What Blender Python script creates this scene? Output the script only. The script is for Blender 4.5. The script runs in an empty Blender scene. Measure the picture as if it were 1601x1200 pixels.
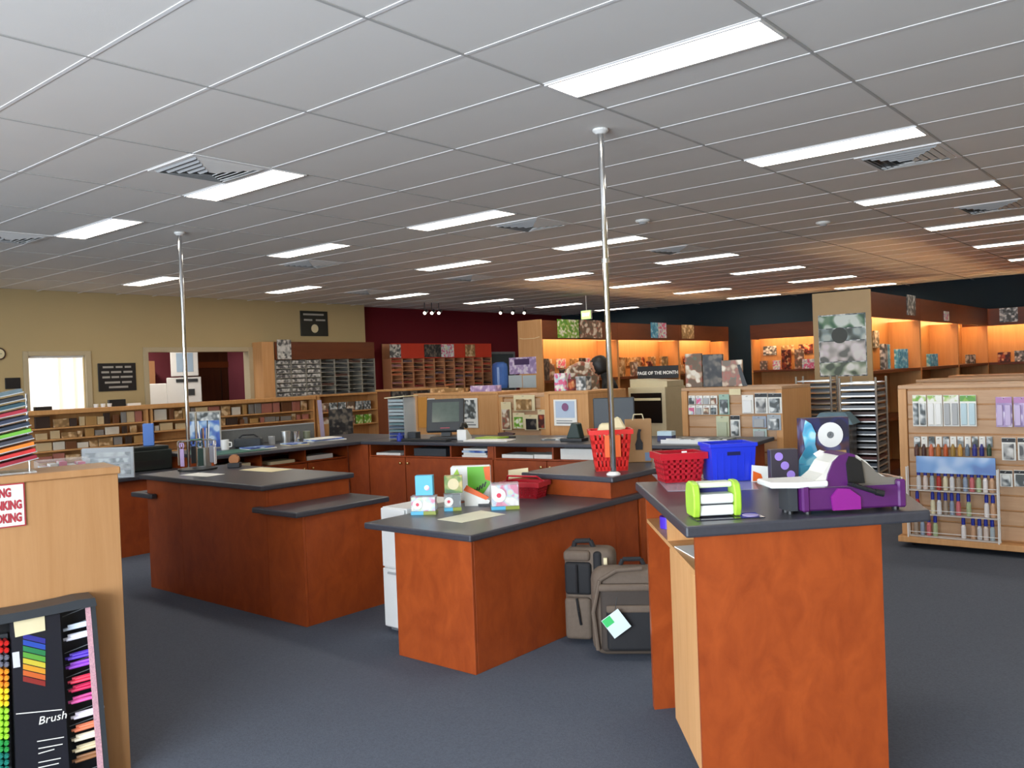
import bpy, bmesh, math, random
from mathutils import Matrix, Vector
random.seed(7)
PI = math.pi
W, H = 1601, 1200
# ------------------------------------------------------------------ camera
FPX, YAW, PITCH, ROLL = 1352.0979, -0.6966889, -0.01230927, -0.03841925
CAM = Vector((3.94410855, -1.82460087, 1.56))
CEIL = 3.0586
FW = Vector((math.sin(YAW)*math.cos(PITCH), math.cos(YAW)*math.cos(PITCH), math.sin(PITCH)))
_r0 = Vector((math.cos(YAW), -math.sin(YAW), 0)); _u0 = _r0.cross(FW)
RT = math.cos(ROLL)*_r0 + math.sin(ROLL)*_u0
UP = -math.sin(ROLL)*_r0 + math.cos(ROLL)*_u0
scene = bpy.context.scene
C = scene.collection
cd = bpy.data.cameras.new('camera'); cam = bpy.data.objects.new('camera', cd); C.objects.link(cam)
cd.sensor_fit = 'HORIZONTAL'; cd.sensor_width = 36; cd.lens = FPX*36/W; cd.clip_start = .05; cd.clip_end = 200
M3 = Matrix((RT, UP, -FW)).transposed()
cam.matrix_world = Matrix.Translation(CAM) @ M3.to_4x4()
scene.camera = cam
# ------------------------------------------------------------------ world, daylight, exposure
wd = bpy.data.worlds.new('world'); scene.world = wd; wd.use_nodes = True
bg = wd.node_tree.nodes['Background']; bg.inputs[0].default_value = (.72, .85, 1, 1); bg.inputs[1].default_value = 1.0
def area(name, loc, rot, sx, sy, power, col):
    l = bpy.data.lights.new(name, 'AREA'); l.shape = 'RECTANGLE'; l.size = sx; l.size_y = sy; l.energy = power; l.color = col
    o = bpy.data.objects.new(name, l); C.objects.link(o); o.location = loc; o.rotation_euler = rot; return o
# daylight falling in through the two shop-front windows in the wall behind the camera
area('daylight_shopfront', (3.3, -5.62, 1.45), (math.radians(90), 0, 0), 4.8, 2.3, 480, (.84, .92, 1))
area('daylight_shopfront_side', (-3.0, -5.62, 1.95), (math.radians(90), 0, 0), 5.6, 1.3, 230, (.80, .90, 1))
TUBE = 9.5          # fluorescent diffusers
SHELFLAMP = 24      # lamps under the bay headers
vs = scene.view_settings
vs.view_transform = 'Standard'; vs.look = 'None'; vs.exposure = 0.74; vs.gamma = 1; vs.use_curve_mapping = False
scene.cycles.use_denoising = True
scene.cycles.max_bounces = 8; scene.cycles.diffuse_bounces = 5; scene.cycles.glossy_bounces = 3
scene.cycles.transparent_max_bounces = 12; scene.cycles.sample_clamp_indirect = 10
# ------------------------------------------------------------------ pixel -> place helpers
def ray(x, y): return FW + (x-W/2)/FPX*RT - (y-H/2)/FPX*UP
def P(x, y, z): v = ray(x, y); return CAM + v*((z-CAM.z)/v.z)
def PX(x, y, X): v = ray(x, y); return CAM + v*((X-CAM.x)/v.x)
def PY(x, y, Y): v = ray(x, y); return CAM + v*((Y-CAM.y)/v.y)
def PD(x, y, d): return CAM + ray(x, y)*d
def px(p):
    d = Vector(p)-CAM; z = d.dot(FW)
    return (W/2+FPX*d.dot(RT)/z, H/2-FPX*d.dot(UP)/z, z)
# ------------------------------------------------------------------ mesh helpers
class MB:
    def __init__(s): s.v = []; s.f = []
    def add(s, vs, fs, M=None):
        n = len(s.v)
        s.v += [tuple(M @ Vector(p)) if M is not None else tuple(p) for p in vs]
        s.f += [tuple(n+i for i in q) for q in fs]; return s
    def box(s, x0, y0, z0, x1, y1, z1, M=None):
        v = [(x, y, z) for z in (z0, z1) for y in (y0, y1) for x in (x0, x1)]
        return s.add(v, [(0,2,3,1),(4,5,7,6),(0,1,5,4),(2,6,7,3),(0,4,6,2),(1,3,7,5)], M)
    def prism(s, pts, a, b, axis='z', M=None):
        n = len(pts)
        def mk(p, t): return (p[0], p[1], t) if axis == 'z' else ((p[0], t, p[1]) if axis == 'y' else (t, p[0], p[1]))
        v = [mk(p, a) for p in pts] + [mk(p, b) for p in pts]
        f = [tuple(range(n))[::-1], tuple(range(n, 2*n))] + [(i, (i+1) % n, n+(i+1) % n, n+i) for i in range(n)]
        return s.add(v, f, M)
    def taper(s, b, t, z0, z1):   # b, t = (x0,y0,x1,y1)
        v = [(b[0],b[1],z0),(b[2],b[1],z0),(b[0],b[3],z0),(b[2],b[3],z0),(t[0],t[1],z1),(t[2],t[1],z1),(t[0],t[3],z1),(t[2],t[3],z1)]
        return s.add(v, [(0,2,3,1),(4,5,7,6),(0,1,5,4),(2,6,7,3),(0,4,6,2),(1,3,7,5)])
    def cyl(s, p0, p1, r0, r1=None, n=12):
        r1 = r0 if r1 is None else r1
        p0, p1 = Vector(p0), Vector(p1); d = (p1-p0).normalized()
        a = d.orthogonal().normalized(); b = d.cross(a)
        v = []
        for p, r in ((p0, r0), (p1, r1)):
            v += [tuple(p + r*(math.cos(2*PI*i/n)*a + math.sin(2*PI*i/n)*b)) for i in range(n)]
        return s.add(v, [tuple(range(n))[::-1], tuple(range(n, 2*n))] + [(i, (i+1) % n, n+(i+1) % n, n+i) for i in range(n)])
    def tube(s, pts, r, n=8):
        for a, b in zip(pts[:-1], pts[1:]): s.cyl(a, b, r, r, n)
        return s
    def lathe(s, prof, c=(0, 0, 0), n=14):
        v = []; f = []
        for r, z in prof: v += [(c[0]+r*math.cos(2*PI*i/n), c[1]+r*math.sin(2*PI*i/n), c[2]+z) for i in range(n)]
        for k in range(len(prof)-1):
            f += [(k*n+i, k*n+(i+1) % n, (k+1)*n+(i+1) % n, (k+1)*n+i) for i in range(n)]
        f += [tuple(range(n))[::-1], tuple(range((len(prof)-1)*n, len(prof)*n))]
        return s.add(v, f)
    def build(s, name, mat, parent=None, bevel=0, smooth=False, seg=1):
        me = bpy.data.meshes.new(name); me.from_pydata(s.v, [], s.f)
        bm = bmesh.new(); bm.from_mesh(me)
        bmesh.ops.recalc_face_normals(bm, faces=bm.faces)
        if bevel: bmesh.ops.bevel(bm, geom=list(bm.edges), offset=bevel, segments=seg, affect='EDGES', profile=.5, clamp_overlap=True)
        bm.to_mesh(me); bm.free()
        if smooth:
            for p in me.polygons: p.use_smooth = True
        if mat: me.materials.append(mat)
        o = bpy.data.objects.new(name, me); C.objects.link(o)
        if parent: o.parent = parent
        return o
def B(*a, M=None): return MB().box(*a, M=M)
LABELS = {}
def tag(o, label, cat, group=None):
    o['label'] = label; o['category'] = cat
    if group: o['group'] = group
    LABELS.setdefault(label, []).append(o.name)
    return o
def T(name, label, cat, loc=(0, 0, 0), rz=0, group=None):
    o = bpy.data.objects.new(name, None); C.objects.link(o); o.empty_display_size = .05
    o.location = loc; o.rotation_euler = (0, 0, rz)
    return tag(o, label, cat, group)
def one(name, mb, mat, label, cat, loc=(0, 0, 0), rz=0, group=None, bevel=0, smooth=False):
    o = mb.build(name, mat, None, bevel, smooth); o.location = loc; o.rotation_euler = (0, 0, rz)
    return tag(o, label, cat, group)
def struct(o): o['kind'] = 'structure'; return o
def dup(root, loc, rz=None, label=None, group=None):
    r = root.copy(); C.objects.link(r); r.location = loc
    if rz is not None: r.rotation_euler = (root.rotation_euler[0], root.rotation_euler[1], rz)
    if label: r['label'] = label; LABELS.setdefault(label, []).append(r.name)
    if group: r['group'] = group
    for ch in list(root.children):
        c = ch.copy(); C.objects.link(c); c.parent = r
        for g in ch.children: d = g.copy(); C.objects.link(d); d.parent = c
    return r
def text(body, size, mat, parent, M, name='lettering', ext=.0008, align='CENTER', shear=0, bold=0):
    cu = bpy.data.curves.new('t', 'FONT'); cu.body = body; cu.size = size; cu.align_x = align; cu.align_y = 'CENTER'; cu.extrude = ext; cu.shear = shear; cu.offset = bold
    cu.resolution_u = 2
    o = bpy.data.objects.new('t', cu); C.objects.link(o)
    me = bpy.data.meshes.new_from_object(o); bpy.data.objects.remove(o); bpy.data.curves.remove(cu)
    me.transform(M); me.materials.clear(); me.materials.append(mat); me.name = name
    r = bpy.data.objects.new(name, me); C.objects.link(r); r.parent = parent
    return r
def FRONT(x, y, z): return Matrix.Translation((x, y, z)) @ Matrix.Rotation(PI/2, 4, 'X')    # text standing upright, read from -y
ORD = ['first','second','third','fourth','fifth','sixth','seventh','eighth','ninth','tenth','eleventh','twelfth','thirteenth','fourteenth','fifteenth','sixteenth','seventeenth','eighteenth','nineteenth','twentieth']
def od(k): return ORD[k] if k < 20 else ORD[19]
# ------------------------------------------------------------------ materials
def lin(h):
    if isinstance(h, str):
        c = [int(h[i:i+2], 16)/255 for i in (0, 2, 4)]
        return tuple((x/12.92 if x <= .04045 else ((x+.055)/1.055)**2.4) for x in c)
    return h
MATS = {}
def base(name, rough=.5, metal=0, spec=.5):
    m = bpy.data.materials.new(name); m.use_nodes = True
    nt = m.node_tree; b = nt.nodes['Principled BSDF']
    b.inputs['Roughness'].default_value = rough; b.inputs['Metallic'].default_value = metal; b.inputs['Specular IOR Level'].default_value = spec
    return m, nt, b
def coords(nt, sc, rnd=False):
    tc = nt.nodes.new('ShaderNodeTexCoord'); mp = nt.nodes.new('ShaderNodeMapping')
    mp.inputs['Scale'].default_value = sc if hasattr(sc, '__len__') else (sc, sc, sc)
    nt.links.new(tc.outputs['Object'], mp.inputs['Vector'])
    if rnd:
        oi = nt.nodes.new('ShaderNodeObjectInfo'); mu = nt.nodes.new('ShaderNodeMath'); mu.operation = 'MULTIPLY'; mu.inputs[1].default_value = 37
        nt.links.new(oi.outputs['Random'], mu.inputs[0]); nt.links.new(mu.outputs[0], mp.inputs['Location'])
    return mp
def ramp(nt, cols, const=False):
    r = nt.nodes.new('ShaderNodeValToRGB'); e = r.color_ramp.elements
    n = len(cols)
    e[0].color = (*lin(cols[0]), 1); e[0].position = 0
    e[1].color = (*lin(cols[-1]), 1); e[1].position = 1 if not const else (n-1)/n
    for i in range(1, n-1):
        q = e.new(i/n if const else i/(n-1)); q.color = (*lin(cols[i]), 1)
    if const: r.color_ramp.interpolation = 'CONSTANT'
    return r
def mk(name, col, rough=.5, metal=0, var=.07, scale=9, spec=.5, bump=0, bscale=150):
    if name in MATS: return MATS[name]
    m, nt, b = base(name, rough, metal, spec); c = lin(col)
    mp = coords(nt, scale, True); no = nt.nodes.new('ShaderNodeTexNoise'); no.inputs['Detail'].default_value = 3; no.inputs['Scale'].default_value = 1
    nt.links.new(mp.outputs[0], no.inputs['Vector'])
    r = ramp(nt, [tuple(x*(1-var) for x in c), tuple(min(1, x*(1+var)) for x in c)])
    nt.links.new(no.outputs[0], r.inputs[0]); nt.links.new(r.outputs[0], b.inputs['Base Color'])
    if bump:
        n2 = nt.nodes.new('ShaderNodeTexNoise'); mp2 = coords(nt, bscale); nt.links.new(mp2.outputs[0], n2.inputs['Vector']); n2.inputs['Scale'].default_value = 1
        bu = nt.nodes.new('ShaderNodeBump'); bu.inputs['Strength'].default_value = bump; bu.inputs['Distance'].default_value = .004
        nt.links.new(n2.outputs[0], bu.inputs['Height']); nt.links.new(bu.outputs[0], b.inputs['Normal'])
    MATS[name] = m; return m
def wood(name, cols, sc=(14, 14, 1.6), rough=.4, spec=.4):
    m, nt, b = base(name, rough, 0, spec)
    mp = coords(nt, sc, True); no = nt.nodes.new('ShaderNodeTexNoise'); no.inputs['Detail'].default_value = 5; no.inputs['Roughness'].default_value = .65; no.inputs['Scale'].default_value = 1; no.inputs['Distortion'].default_value = .6
    nt.links.new(mp.outputs[0], no.inputs['Vector']); r = ramp(nt, cols)
    nt.links.new(no.outputs[0], r.inputs[0]); nt.links.new(r.outputs[0], b.inputs['Base Color']); MATS[name] = m; return m
def printed(name, cols, sc=30, rough=.4):
    """flat printed artwork: soft patches of ink"""
    m, nt, b = base(name, rough)
    mp = coords(nt, sc, True); cols = sorted(cols, key=lambda h: sum(a*b for a, b in zip(lin(h), (.3, .6, .1))))
    v = nt.nodes.new('ShaderNodeTexVoronoi'); v.feature = 'SMOOTH_F1'; v.inputs['Scale'].default_value = .7; v.inputs['Smoothness'].default_value = 1.0; nt.links.new(mp.outputs[0], v.inputs['Vector'])
    r = ramp(nt, cols); s = nt.nodes.new('ShaderNodeMapRange'); s.inputs[1].default_value = .25; s.inputs[2].default_value = .75
    q = nt.nodes.new('ShaderNodeSeparateColor'); nt.links.new(v.outputs['Color'], q.inputs[0]); nt.links.new(q.outputs[0], s.inputs[0]); nt.links.new(s.outputs[0], r.inputs[0]); nt.links.new(r.outputs[0], b.inputs['Base Color'])
    MATS[name] = m; return m
def emis(name, col, st):
    m = bpy.data.materials.new(name); m.use_nodes = True; nt = m.node_tree
    b = nt.nodes['Principled BSDF']; b.inputs['Base Color'].default_value = (.8, .8, .8, 1)
    b.inputs['Emission Color'].default_value = (*lin(col), 1); b.inputs['Emission Strength'].default_value = st; MATS[name] = m; return m
def clear(name, col, alpha, rough=.08):
    m, nt, b = base(name, rough); b.inputs['Base Color'].default_value = (*lin(col), 1); b.inputs['Alpha'].default_value = alpha; MATS[name] = m; return m
CHERRY = wood('cherry laminate', ['6a2a10', '8e3d18', 'a24a1e', 'b4582a'], (10, 10, 6), .38)
BEECH = wood('beech laminate', ['b88557', 'c4905c', 'cf9d6a', 'c99562'], (22, 22, 1.5), .45)
BEECHD = wood('tan beech laminate', ['9d7049', 'a87a4e', 'b28559', 'ad7f53'], (22, 22, 1.5), .45)
BEECH2 = wood('pale beech slatwall', ['a98462', 'b89270', 'c4a07e', 'b58e6c'], (2, 14, 20), .5)
HONEY = wood('honey beech', ['b07c48', 'bf8a54', 'ca965e', 'bd8650'], (20, 20, 1.4), .45)
MAHOG = wood('brown header board', ['52260f', '663216', '733c1e'], (1.5, 8, 8), .4)
SLAB = mk('charcoal laminate', '3b3c44', .33, var=.18, scale=60, spec=.55)
CARPET = mk('grey blue carpet', '5c626e', .95, var=.30, scale=110, spec=.1, bump=.5, bscale=260)
TILE = mk('ceiling tile white', 'e8e6e2', .85, var=.02, scale=3, spec=.2, bump=.08, bscale=180)
BAR = mk('ceiling grid white', 'efefef', .5, var=.02)
BARSHADE = mk('ceiling grid grey', 'b8b8b6', .5, var=.02)  # bars are white too; the shadow gap along them is painted in as grey
BEIGE = mk('beige wall paint', 'b8a47a', .8, var=.03, scale=2, spec=.2)
CREAM = mk('cream trim', 'b8a98a', .6, var=.03)
MAROON = mk('maroon wall paint', '6a1a24', .7, var=.05, scale=2, spec=.2)
NAVY = mk('dark slate wall paint', '26323a', .8, var=.05, scale=2, spec=.2)
PINK = mk('rose wall paint', '8f4450', .8, var=.05, scale=2)
WHITE = mk('white plastic', 'e6e6e4', .4, var=.03)
PAPER = mk('white paper', 'e9e8e2', .7, var=.04, scale=14)
CREAMP = mk('cream paper', 'dccfa8', .7, var=.06, scale=14)
BLACK = mk('black plastic', '17181b', .4, var=.15)
DGREY = mk('dark grey plastic', '34383d', .45, var=.1)
GREY = mk('mid grey plastic', '74787c', .5, var=.08)
LGREY = mk('light grey plastic', 'a9abad', .5, var=.06)
CHROME = mk('chrome tube', 'd8d8d8', .12, metal=1, var=.03)
STEEL = mk('silver wire', 'b9bab8', .3, metal=.85, var=.05)
BRASS = mk('brass knob', 'd9bd80', .25, metal=.9, var=.03)
DIFF = emis('lit diffuser', 'fff4e2', TUBE)
GLOW = emis('lit shelf lamp', 'ffcc90', SHELFLAMP)
RED = mk('red plastic', 'b01626', .35, var=.06)
REDB = mk('bright red plastic', 'd8221c', .35, var=.06)
BLUE = mk('blue plastic', '2236c8', .35, var=.06)
LBLUE = mk('light blue card', '57b4d8', .5, var=.06)
GREEN = mk('lime plastic', '9fc83c', .35, var=.05)
PURPLE = mk('purple plastic', '53205f', .18, var=.12, scale=14)
PURPL2 = mk('magenta plastic', '8a1f86', .2, var=.08)
CLEAR = clear('clear plastic', 'dfe6ea', .22)
ORANGE = mk('orange card', 'e4641f', .5, var=.06)
TAUPE = mk('taupe canvas', '64564a', .8, var=.16, scale=50, bump=.2, bscale=300)
BLKCAN = mk('black canvas', '1b1b1e', .8, var=.15, scale=40)
KRAFT = mk('kraft paper', 'a98258', .7, var=.08, scale=8)
ART = {
 'mixed': printed('mixed print', ['b8a088', '6f5a48', 'd8cfc0', '8a6a58', '5f6a58', 'c8b49a', 'a05848', 'e0d8c8'], 26),
 'grey': printed('grey stamp print', ['b9b8b4', 'a9a9a6', '8d8d8c', 'd4d3cf', 'c4c3bf', '58585a'], 34),
 'silver': printed('silver print', ['c9cccb', 'a9aeb0', '878d8e', 'dfe2e0', '6b7478', '4b5050'], 36),
 'green': printed('green print', ['7fae3a', 'd8dcc0', '5c9a34', 'b9cf8a', 'e8e8e0', '98b858'], 36),
 'pastel': printed('pastel print', ['e8d8dc', 'c8d8e6', 'e89ab8', 'd0e0b0', 'f0ece4', 'b8c8d8', 'd86a90'], 45),
 'purple': printed('lilac print', ['b9a2cc', 'cdbcdc', '9a86b4', 'e0d6e6', 'a892be'], 30),
 'blue': printed('blue print', ['4a6ac0', '8fb4dc', '2f4a94', 'c4d6ea', '6488c8'], 24),
 'dark': printed('dark print', ['2b2a2c', '3d3a38', '55504a', '1d1d20', '6d6458'], 30),
 'tan': printed('tan print', ['b08a5c', 'c7a478', '8a6a42', 'd8bd96', '9a7a50'], 30),
 'warm': printed('warm print', ['8f3a24', 'b85a34', '6a2a20', 'c88a5a', '4a2420', 'd8a878', '7a3a3c'], 30),
 'aqua': printed('aqua print', ['58b8d8', '8fd0e4', '3a98c0', 'b8e0ec', '68a8cc'], 36),
}
AK = list(ART)
def art(k): return ART[k]

# ================================================================== the room
XL, XR, YF, YB = -9.8, 7.4, -5.4, 17.3
fl = struct(B(XL-3, YF-.3, -.1, XR+.2, YB+.2, 0).build('floor', CARPET))
# ---- ceiling: tiles on a 1.2 x 0.6 m grid
ceil = struct(B(XL-.6, YF, CEIL+.03, XR, YB, CEIL+.08).build('ceiling', TILE))
lights = {}
for col, (i0, j0, n) in enumerate([(1, 3, 6), (-2, 3, 7), (-4, 3, 7), (-7, 7, 6)]):
    for k in range(n): lights[(i0, j0+4*k)] = (col, k)
for e in [(4, 3), (4, 7), (4, 11), (-7, 3)]: lights[e] = (4, 0)
vents = [(-2, 2), (1, 8), (-2, 8), (-5, 2), (1, 13), (-5, 8), (-2, 13), (-5, 13), (-7, 13)]
cells = []
for i in range(-8, 6):
    for j in range(-9, 28):
        rects = [(i*1.2, j*.6, i*1.2+1.2, j*.6+.6)]
        x, y = i*1.2, j*.6
        if (i, j) in lights: rects = [(x, y+.3, x+1.2, y+.6)]
        if (i, j) in vents: rects = [(x, y, x+.6, y+.6)]
        for r in rects:
            c = ((r[0]+r[2])/2, (r[1]+r[3])/2, CEIL); q = px(c)
            inv = q[2] > .3 and -150 < q[0] < 1751 and -120 < q[1] < 1300
            cells.append(((0 if inv else 1), q[2] if q[2] > 0 else 99, r))
cells.sort(key=lambda t: (t[0], t[1]))
tmesh = {}
rest = MB()
for k, (nv, d, r) in enumerate(cells):
    w, h = round(r[2]-r[0], 3), round(r[3]-r[1], 3)
    if k < 300 and not nv:
        if (w, h) not in tmesh:
            o = B(-w/2+.006, -h/2+.006, 0, w/2-.006, h/2-.006, .02).build('ceiling_tile', TILE, ceil, .004); tmesh[(w, h)] = o.data
        else:
            o = bpy.data.objects.new('ceiling_tile', tmesh[(w, h)]); C.objects.link(o); o.parent = ceil
        o.location = ((r[0]+r[2])/2, (r[1]+r[3])/2, CEIL+.004)
    else: rest.box(r[0]+.006, r[1]+.006, CEIL+.004, r[2]-.006, r[3]-.006, CEIL+.024)
o = rest.build('ceiling_tile', TILE, ceil); o['kind'] = 'stuff'
for j in range(-9, 29): B(XL, j*.6-.010, CEIL+.0015, XR, j*.6+.010, CEIL+.006).build('grid_bar', BAR, ceil)
for i in range(-8, 7): B(i*1.2-.008, YF, CEIL+.001, i*1.2+.008, YB, CEIL+.0065).build('grid_bar', BARSHADE, ceil)
# ---- walls
wy0, wy1, wz0, wz1 = PX(45, 600, XL).y, PX(134, 600, XL).y, 1.1, PX(90, 556, XL).z
hy0, hy1, hz0, hz1 = PX(231, 600, XL).y, PX(391, 600, XL).y, 1.1, PX(310, 548, XL).z
WY = 9.95
m = MB()
for (a, b, c, d) in [(YF, wy0, 0, CEIL+.03), (wy0, wy1, 0, wz0), (wy0, wy1, wz1, CEIL+.03), (wy1, hy0, 0, CEIL+.03), (hy0, hy1, 0, hz0), (hy0, hy1, hz1, CEIL+.03), (hy1, WY, 0, CEIL+.03)]:
    m.box(XL-.15, a, c, XL, b, d)
struct(m.build('wall_left', BEIGE))
struct(B(XL-.55, WY, 0, XL-.4, YB, CEIL+.03).build('wall_rear_left', MAROON))
struct(B(XL-.55, YB, 0, XR+.2, YB+.15, CEIL+.03).build('wall_back', NAVY))
struct(B(XR, YF, 0, XR+.15, YB, CEIL+.03).build('wall_right', BEIGE))
# shop-front wall behind the camera, with two wide windows
m = MB(); F0, F1 = YF-.15, YF
WIN = [(-5.8, -.2), (.9, 5.7)]; SILL = [1.3, .3]
for (a, b, c, d) in [(XL-.15, WIN[0][0], 0, CEIL+.03), (WIN[0][1], WIN[1][0], 0, CEIL+.03), (WIN[1][1], XR+.15, 0, CEIL+.03)] + [(w[0], w[1], 0, s_) for w, s_ in zip(WIN, SILL)] + [(w[0], w[1], 2.6, CEIL+.03) for w in WIN]:
    m.box(a, F0, c, b, F1, d)
struct(m.build('wall_front', BEIGE))
for n, (a, b) in enumerate(WIN):
    e = bpy.data.objects.new('window_%d' % (n+3), None); C.objects.link(e); struct(e); e.location = (a, F0, SILL[n]); hgt = 2.6-SILL[n]
    mm = MB(); Lw = b-a
    for t in (0, .25, .5, .75, 1): mm.box(t*(Lw-.06), .02, 0, t*(Lw-.06)+.06, .1, hgt)
    mm.box(0, .02, 0, Lw, .1, .06).box(0, .02, hgt-.06, Lw, .1, hgt).build('window_frame', WHITE, e)
# left wall window with vertical blinds
e = bpy.data.objects.new('window_1', None); C.objects.link(e); struct(e); e.location = (XL, wy0, wz0)
ww, wh = wy1-wy0, wz1-wz0
B(-.14, 0, 0, -.13, ww, wh).build('pane', clear('window glass', 'e8f0f4', .3), e)
m = MB().box(-.02, -.07, -.04, .03, 0, wh+.07).box(-.02, ww, -.04, .03, ww+.09, wh+.07).box(-.02, 0, wh, .03, ww, wh+.07)
m.build('window_frame', CREAM, e, .004)
BLIND = emis('blind slat glow', 'fffaf0', .62); BLIND3 = emis('dim blind slat glow', 'f6f2e8', .50); BLIND2 = emis('peach blind slat glow', 'ffd8bc', .52)  # slats emit in place of daylight behind them; dimmer copies paint in shade
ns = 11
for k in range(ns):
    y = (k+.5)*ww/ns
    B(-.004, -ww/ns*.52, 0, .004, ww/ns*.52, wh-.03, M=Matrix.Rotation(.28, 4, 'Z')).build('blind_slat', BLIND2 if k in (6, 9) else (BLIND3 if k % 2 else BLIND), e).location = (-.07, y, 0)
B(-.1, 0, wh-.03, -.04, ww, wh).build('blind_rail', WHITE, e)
# serving hatch to the back room
e = bpy.data.objects.new('window_2', None); C.objects.link(e); struct(e); e.location = (XL, hy0, hz0)
hw, hh = hy1-hy0, hz1-hz0
MB().box(-.15, -.06, 0, .03, .02, hh+.06).box(-.15, hw-.02, 0, .03, hw+.10, hh+.06).box(-.15, .02, hh-.02, .03, hw-.02, hh+.06).build('hatch_frame', CREAM, e, .004)
m = MB().box(XL-2.4, hy0-2.5, 0, XL-2.3, hy1+1.2, CEIL).box(XL-2.3, hy1+.75, 0, XL-.16, hy1+.85, CEIL).box(XL-2.3, hy0-2.5, 0, XL-.16, hy0-2.4, CEIL)
struct(m.build('wall_back_room', PINK))
struct(B(XL-2.4, hy0-2.5, CEIL-.3, XL-.6, hy1+1.2, CEIL-.25).build('ceiling_back_room', TILE))
area('back_room_lamp', (XL-1.0, hy0+.3, CEIL-.36), (0, 0, 0), 1.2, .3, 22, (1, .93, .85))

# ================================================================== ceiling fittings
COLN = ['nearest the right', 'in the second row from the right', 'in the third row from the right', 'in the row nearest the beige wall']
proto = None
for (i, j), (col, k) in lights.items():
    loc = (i*1.2, j*.6, CEIL)
    nm = ['in the rightmost row', 'in the second row from the right', 'in the third row from the right', 'in the row nearest the beige wall', 'outside the picture'][col]
    lab = 'lit fluorescent ceiling panel, %s from the front %s' % (od(k), nm)
    if col == 4: lab = 'lit fluorescent ceiling panel beyond the %s edge of the picture, %s from the front' % ('right' if i > 0 else 'left', od((j-3)//4))
    if proto is None:
        proto = T('ceiling_light', lab, 'ceiling light', loc, 0, 'fluorescent ceiling panels')
        MB().box(.005, .005, -.006, 1.195, .018, .02).box(.005, .282, -.006, 1.195, .295, .02).box(.005, .018, -.006, .018, .282, .02).box(1.182, .018, -.006, 1.195, .282, .02).build('frame', BAR, proto)
        B(.018, .018, -.003, 1.182, .282, .01).build('diffuser', DIFF, proto)
    else: dup(proto, loc, None, lab, 'fluorescent ceiling panels')
VL = ['square air vent beside the front light above the left counter', 'square air vent beside the second light of the rightmost row', 'square air vent behind the tall pole, middle row', 'square air vent at the far left edge of the ceiling', 'square air vent at the far right between long lights', 'square air vent in front of the beige wall, third row', 'small far air vent right of the tall pole', 'far air vent above the ink racks', 'farthest air vent near the beige wall']
proto = None
for n, (i, j) in enumerate(vents):
    loc = (i*1.2+.9, j*.6+.3, CEIL)
    if proto is None:
        proto = T('air_vent', VL[n], 'air vent', loc, 0, 'square ceiling air vents')
        MB().box(-.3, -.3, -.004, .3, -.27, .02).box(-.3, .27, -.004, .3, .3, .02).box(-.3, -.27, -.004, -.27, .27, .02).box(.27, -.27, -.004, .3, .27, .02).build('frame', BAR, proto)
        B(-.27, -.27, .016, .27, .27, .022).build('throat', BLACK, proto)
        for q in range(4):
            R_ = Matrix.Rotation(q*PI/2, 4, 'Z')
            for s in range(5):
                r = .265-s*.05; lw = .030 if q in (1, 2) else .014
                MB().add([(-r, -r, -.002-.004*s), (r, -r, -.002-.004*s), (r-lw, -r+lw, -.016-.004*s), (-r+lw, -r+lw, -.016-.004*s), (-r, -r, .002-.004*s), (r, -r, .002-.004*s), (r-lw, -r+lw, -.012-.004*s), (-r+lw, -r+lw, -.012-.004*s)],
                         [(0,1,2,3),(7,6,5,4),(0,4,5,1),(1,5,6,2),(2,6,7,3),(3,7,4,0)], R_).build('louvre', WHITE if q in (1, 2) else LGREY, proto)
    else: dup(proto, loc, None, VL[n], 'square ceiling air vents')
for n, (q, lab) in enumerate([((1287, 347), 'round white ceiling sensor between the right light rows'), ((1005, 344), 'round white ceiling sensor just right of the tall pole')]):
    p = P(*q, CEIL); o = T('ceiling_sensor', lab, 'sensor', (p.x, p.y, CEIL), 0, 'ceiling sensors')
    MB().lathe([(.075, 0), (.075, -.012), (.06, -.025)], n=20).build('sensor_base', WHITE, o); MB().lathe([(.045, -.025), (.03, -.042), (.005, -.046)], n=16).build('sensor_dome', LGREY, o)
# spotlights by the maroon wall
SP = emis('lit spot lens', 'fff0dc', 6)
for n, x in enumerate([664, 675, 686, 782, 801, 819]):
    p = PX(x, 488, -8.6)
    lab = '%s of the small spotlights hanging before the maroon wall' % ['leftmost', 'second from left', 'third from left', 'fourth from left', 'fifth from left', 'rightmost'][n]
    o = T('spotlight', lab, 'spotlight', (p.x, p.y, p.z), 0, 'spotlights before the maroon wall')
    MB().cyl((0, 0, .03), (0, 0, CEIL-p.z+.01), .008).build('stem', BLACK, o)
    MB().cyl((0, .06, .03), (.05, -.05, -.02), .035, .04).build('can', BLACK, o)
    MB().cyl((.045, -.04, -.018), (.052, -.054, -.022), .03).build('lens', SP, o)
# exit sign
p = PX(917, 492, -6.0)
o = T('exit_sign', 'small green glowing exit sign under the ceiling', 'exit sign', p)
B(-.12, -.02, -.09, .12, .02, .09).build('case', WHITE, o); B(-.11, -.026, -.08, .11, -.021, .08).build('face', emis('green sign face', '9be05a', 1.3), o)
text('EXIT', .09, emis('sign letters', 'f4fff0', 1.6), o, FRONT(0, -.0275, 0)); MB().cyl((0, 0, .09), (0, 0, CEIL-p.z), .01).build('stem', WHITE, o)
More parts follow.
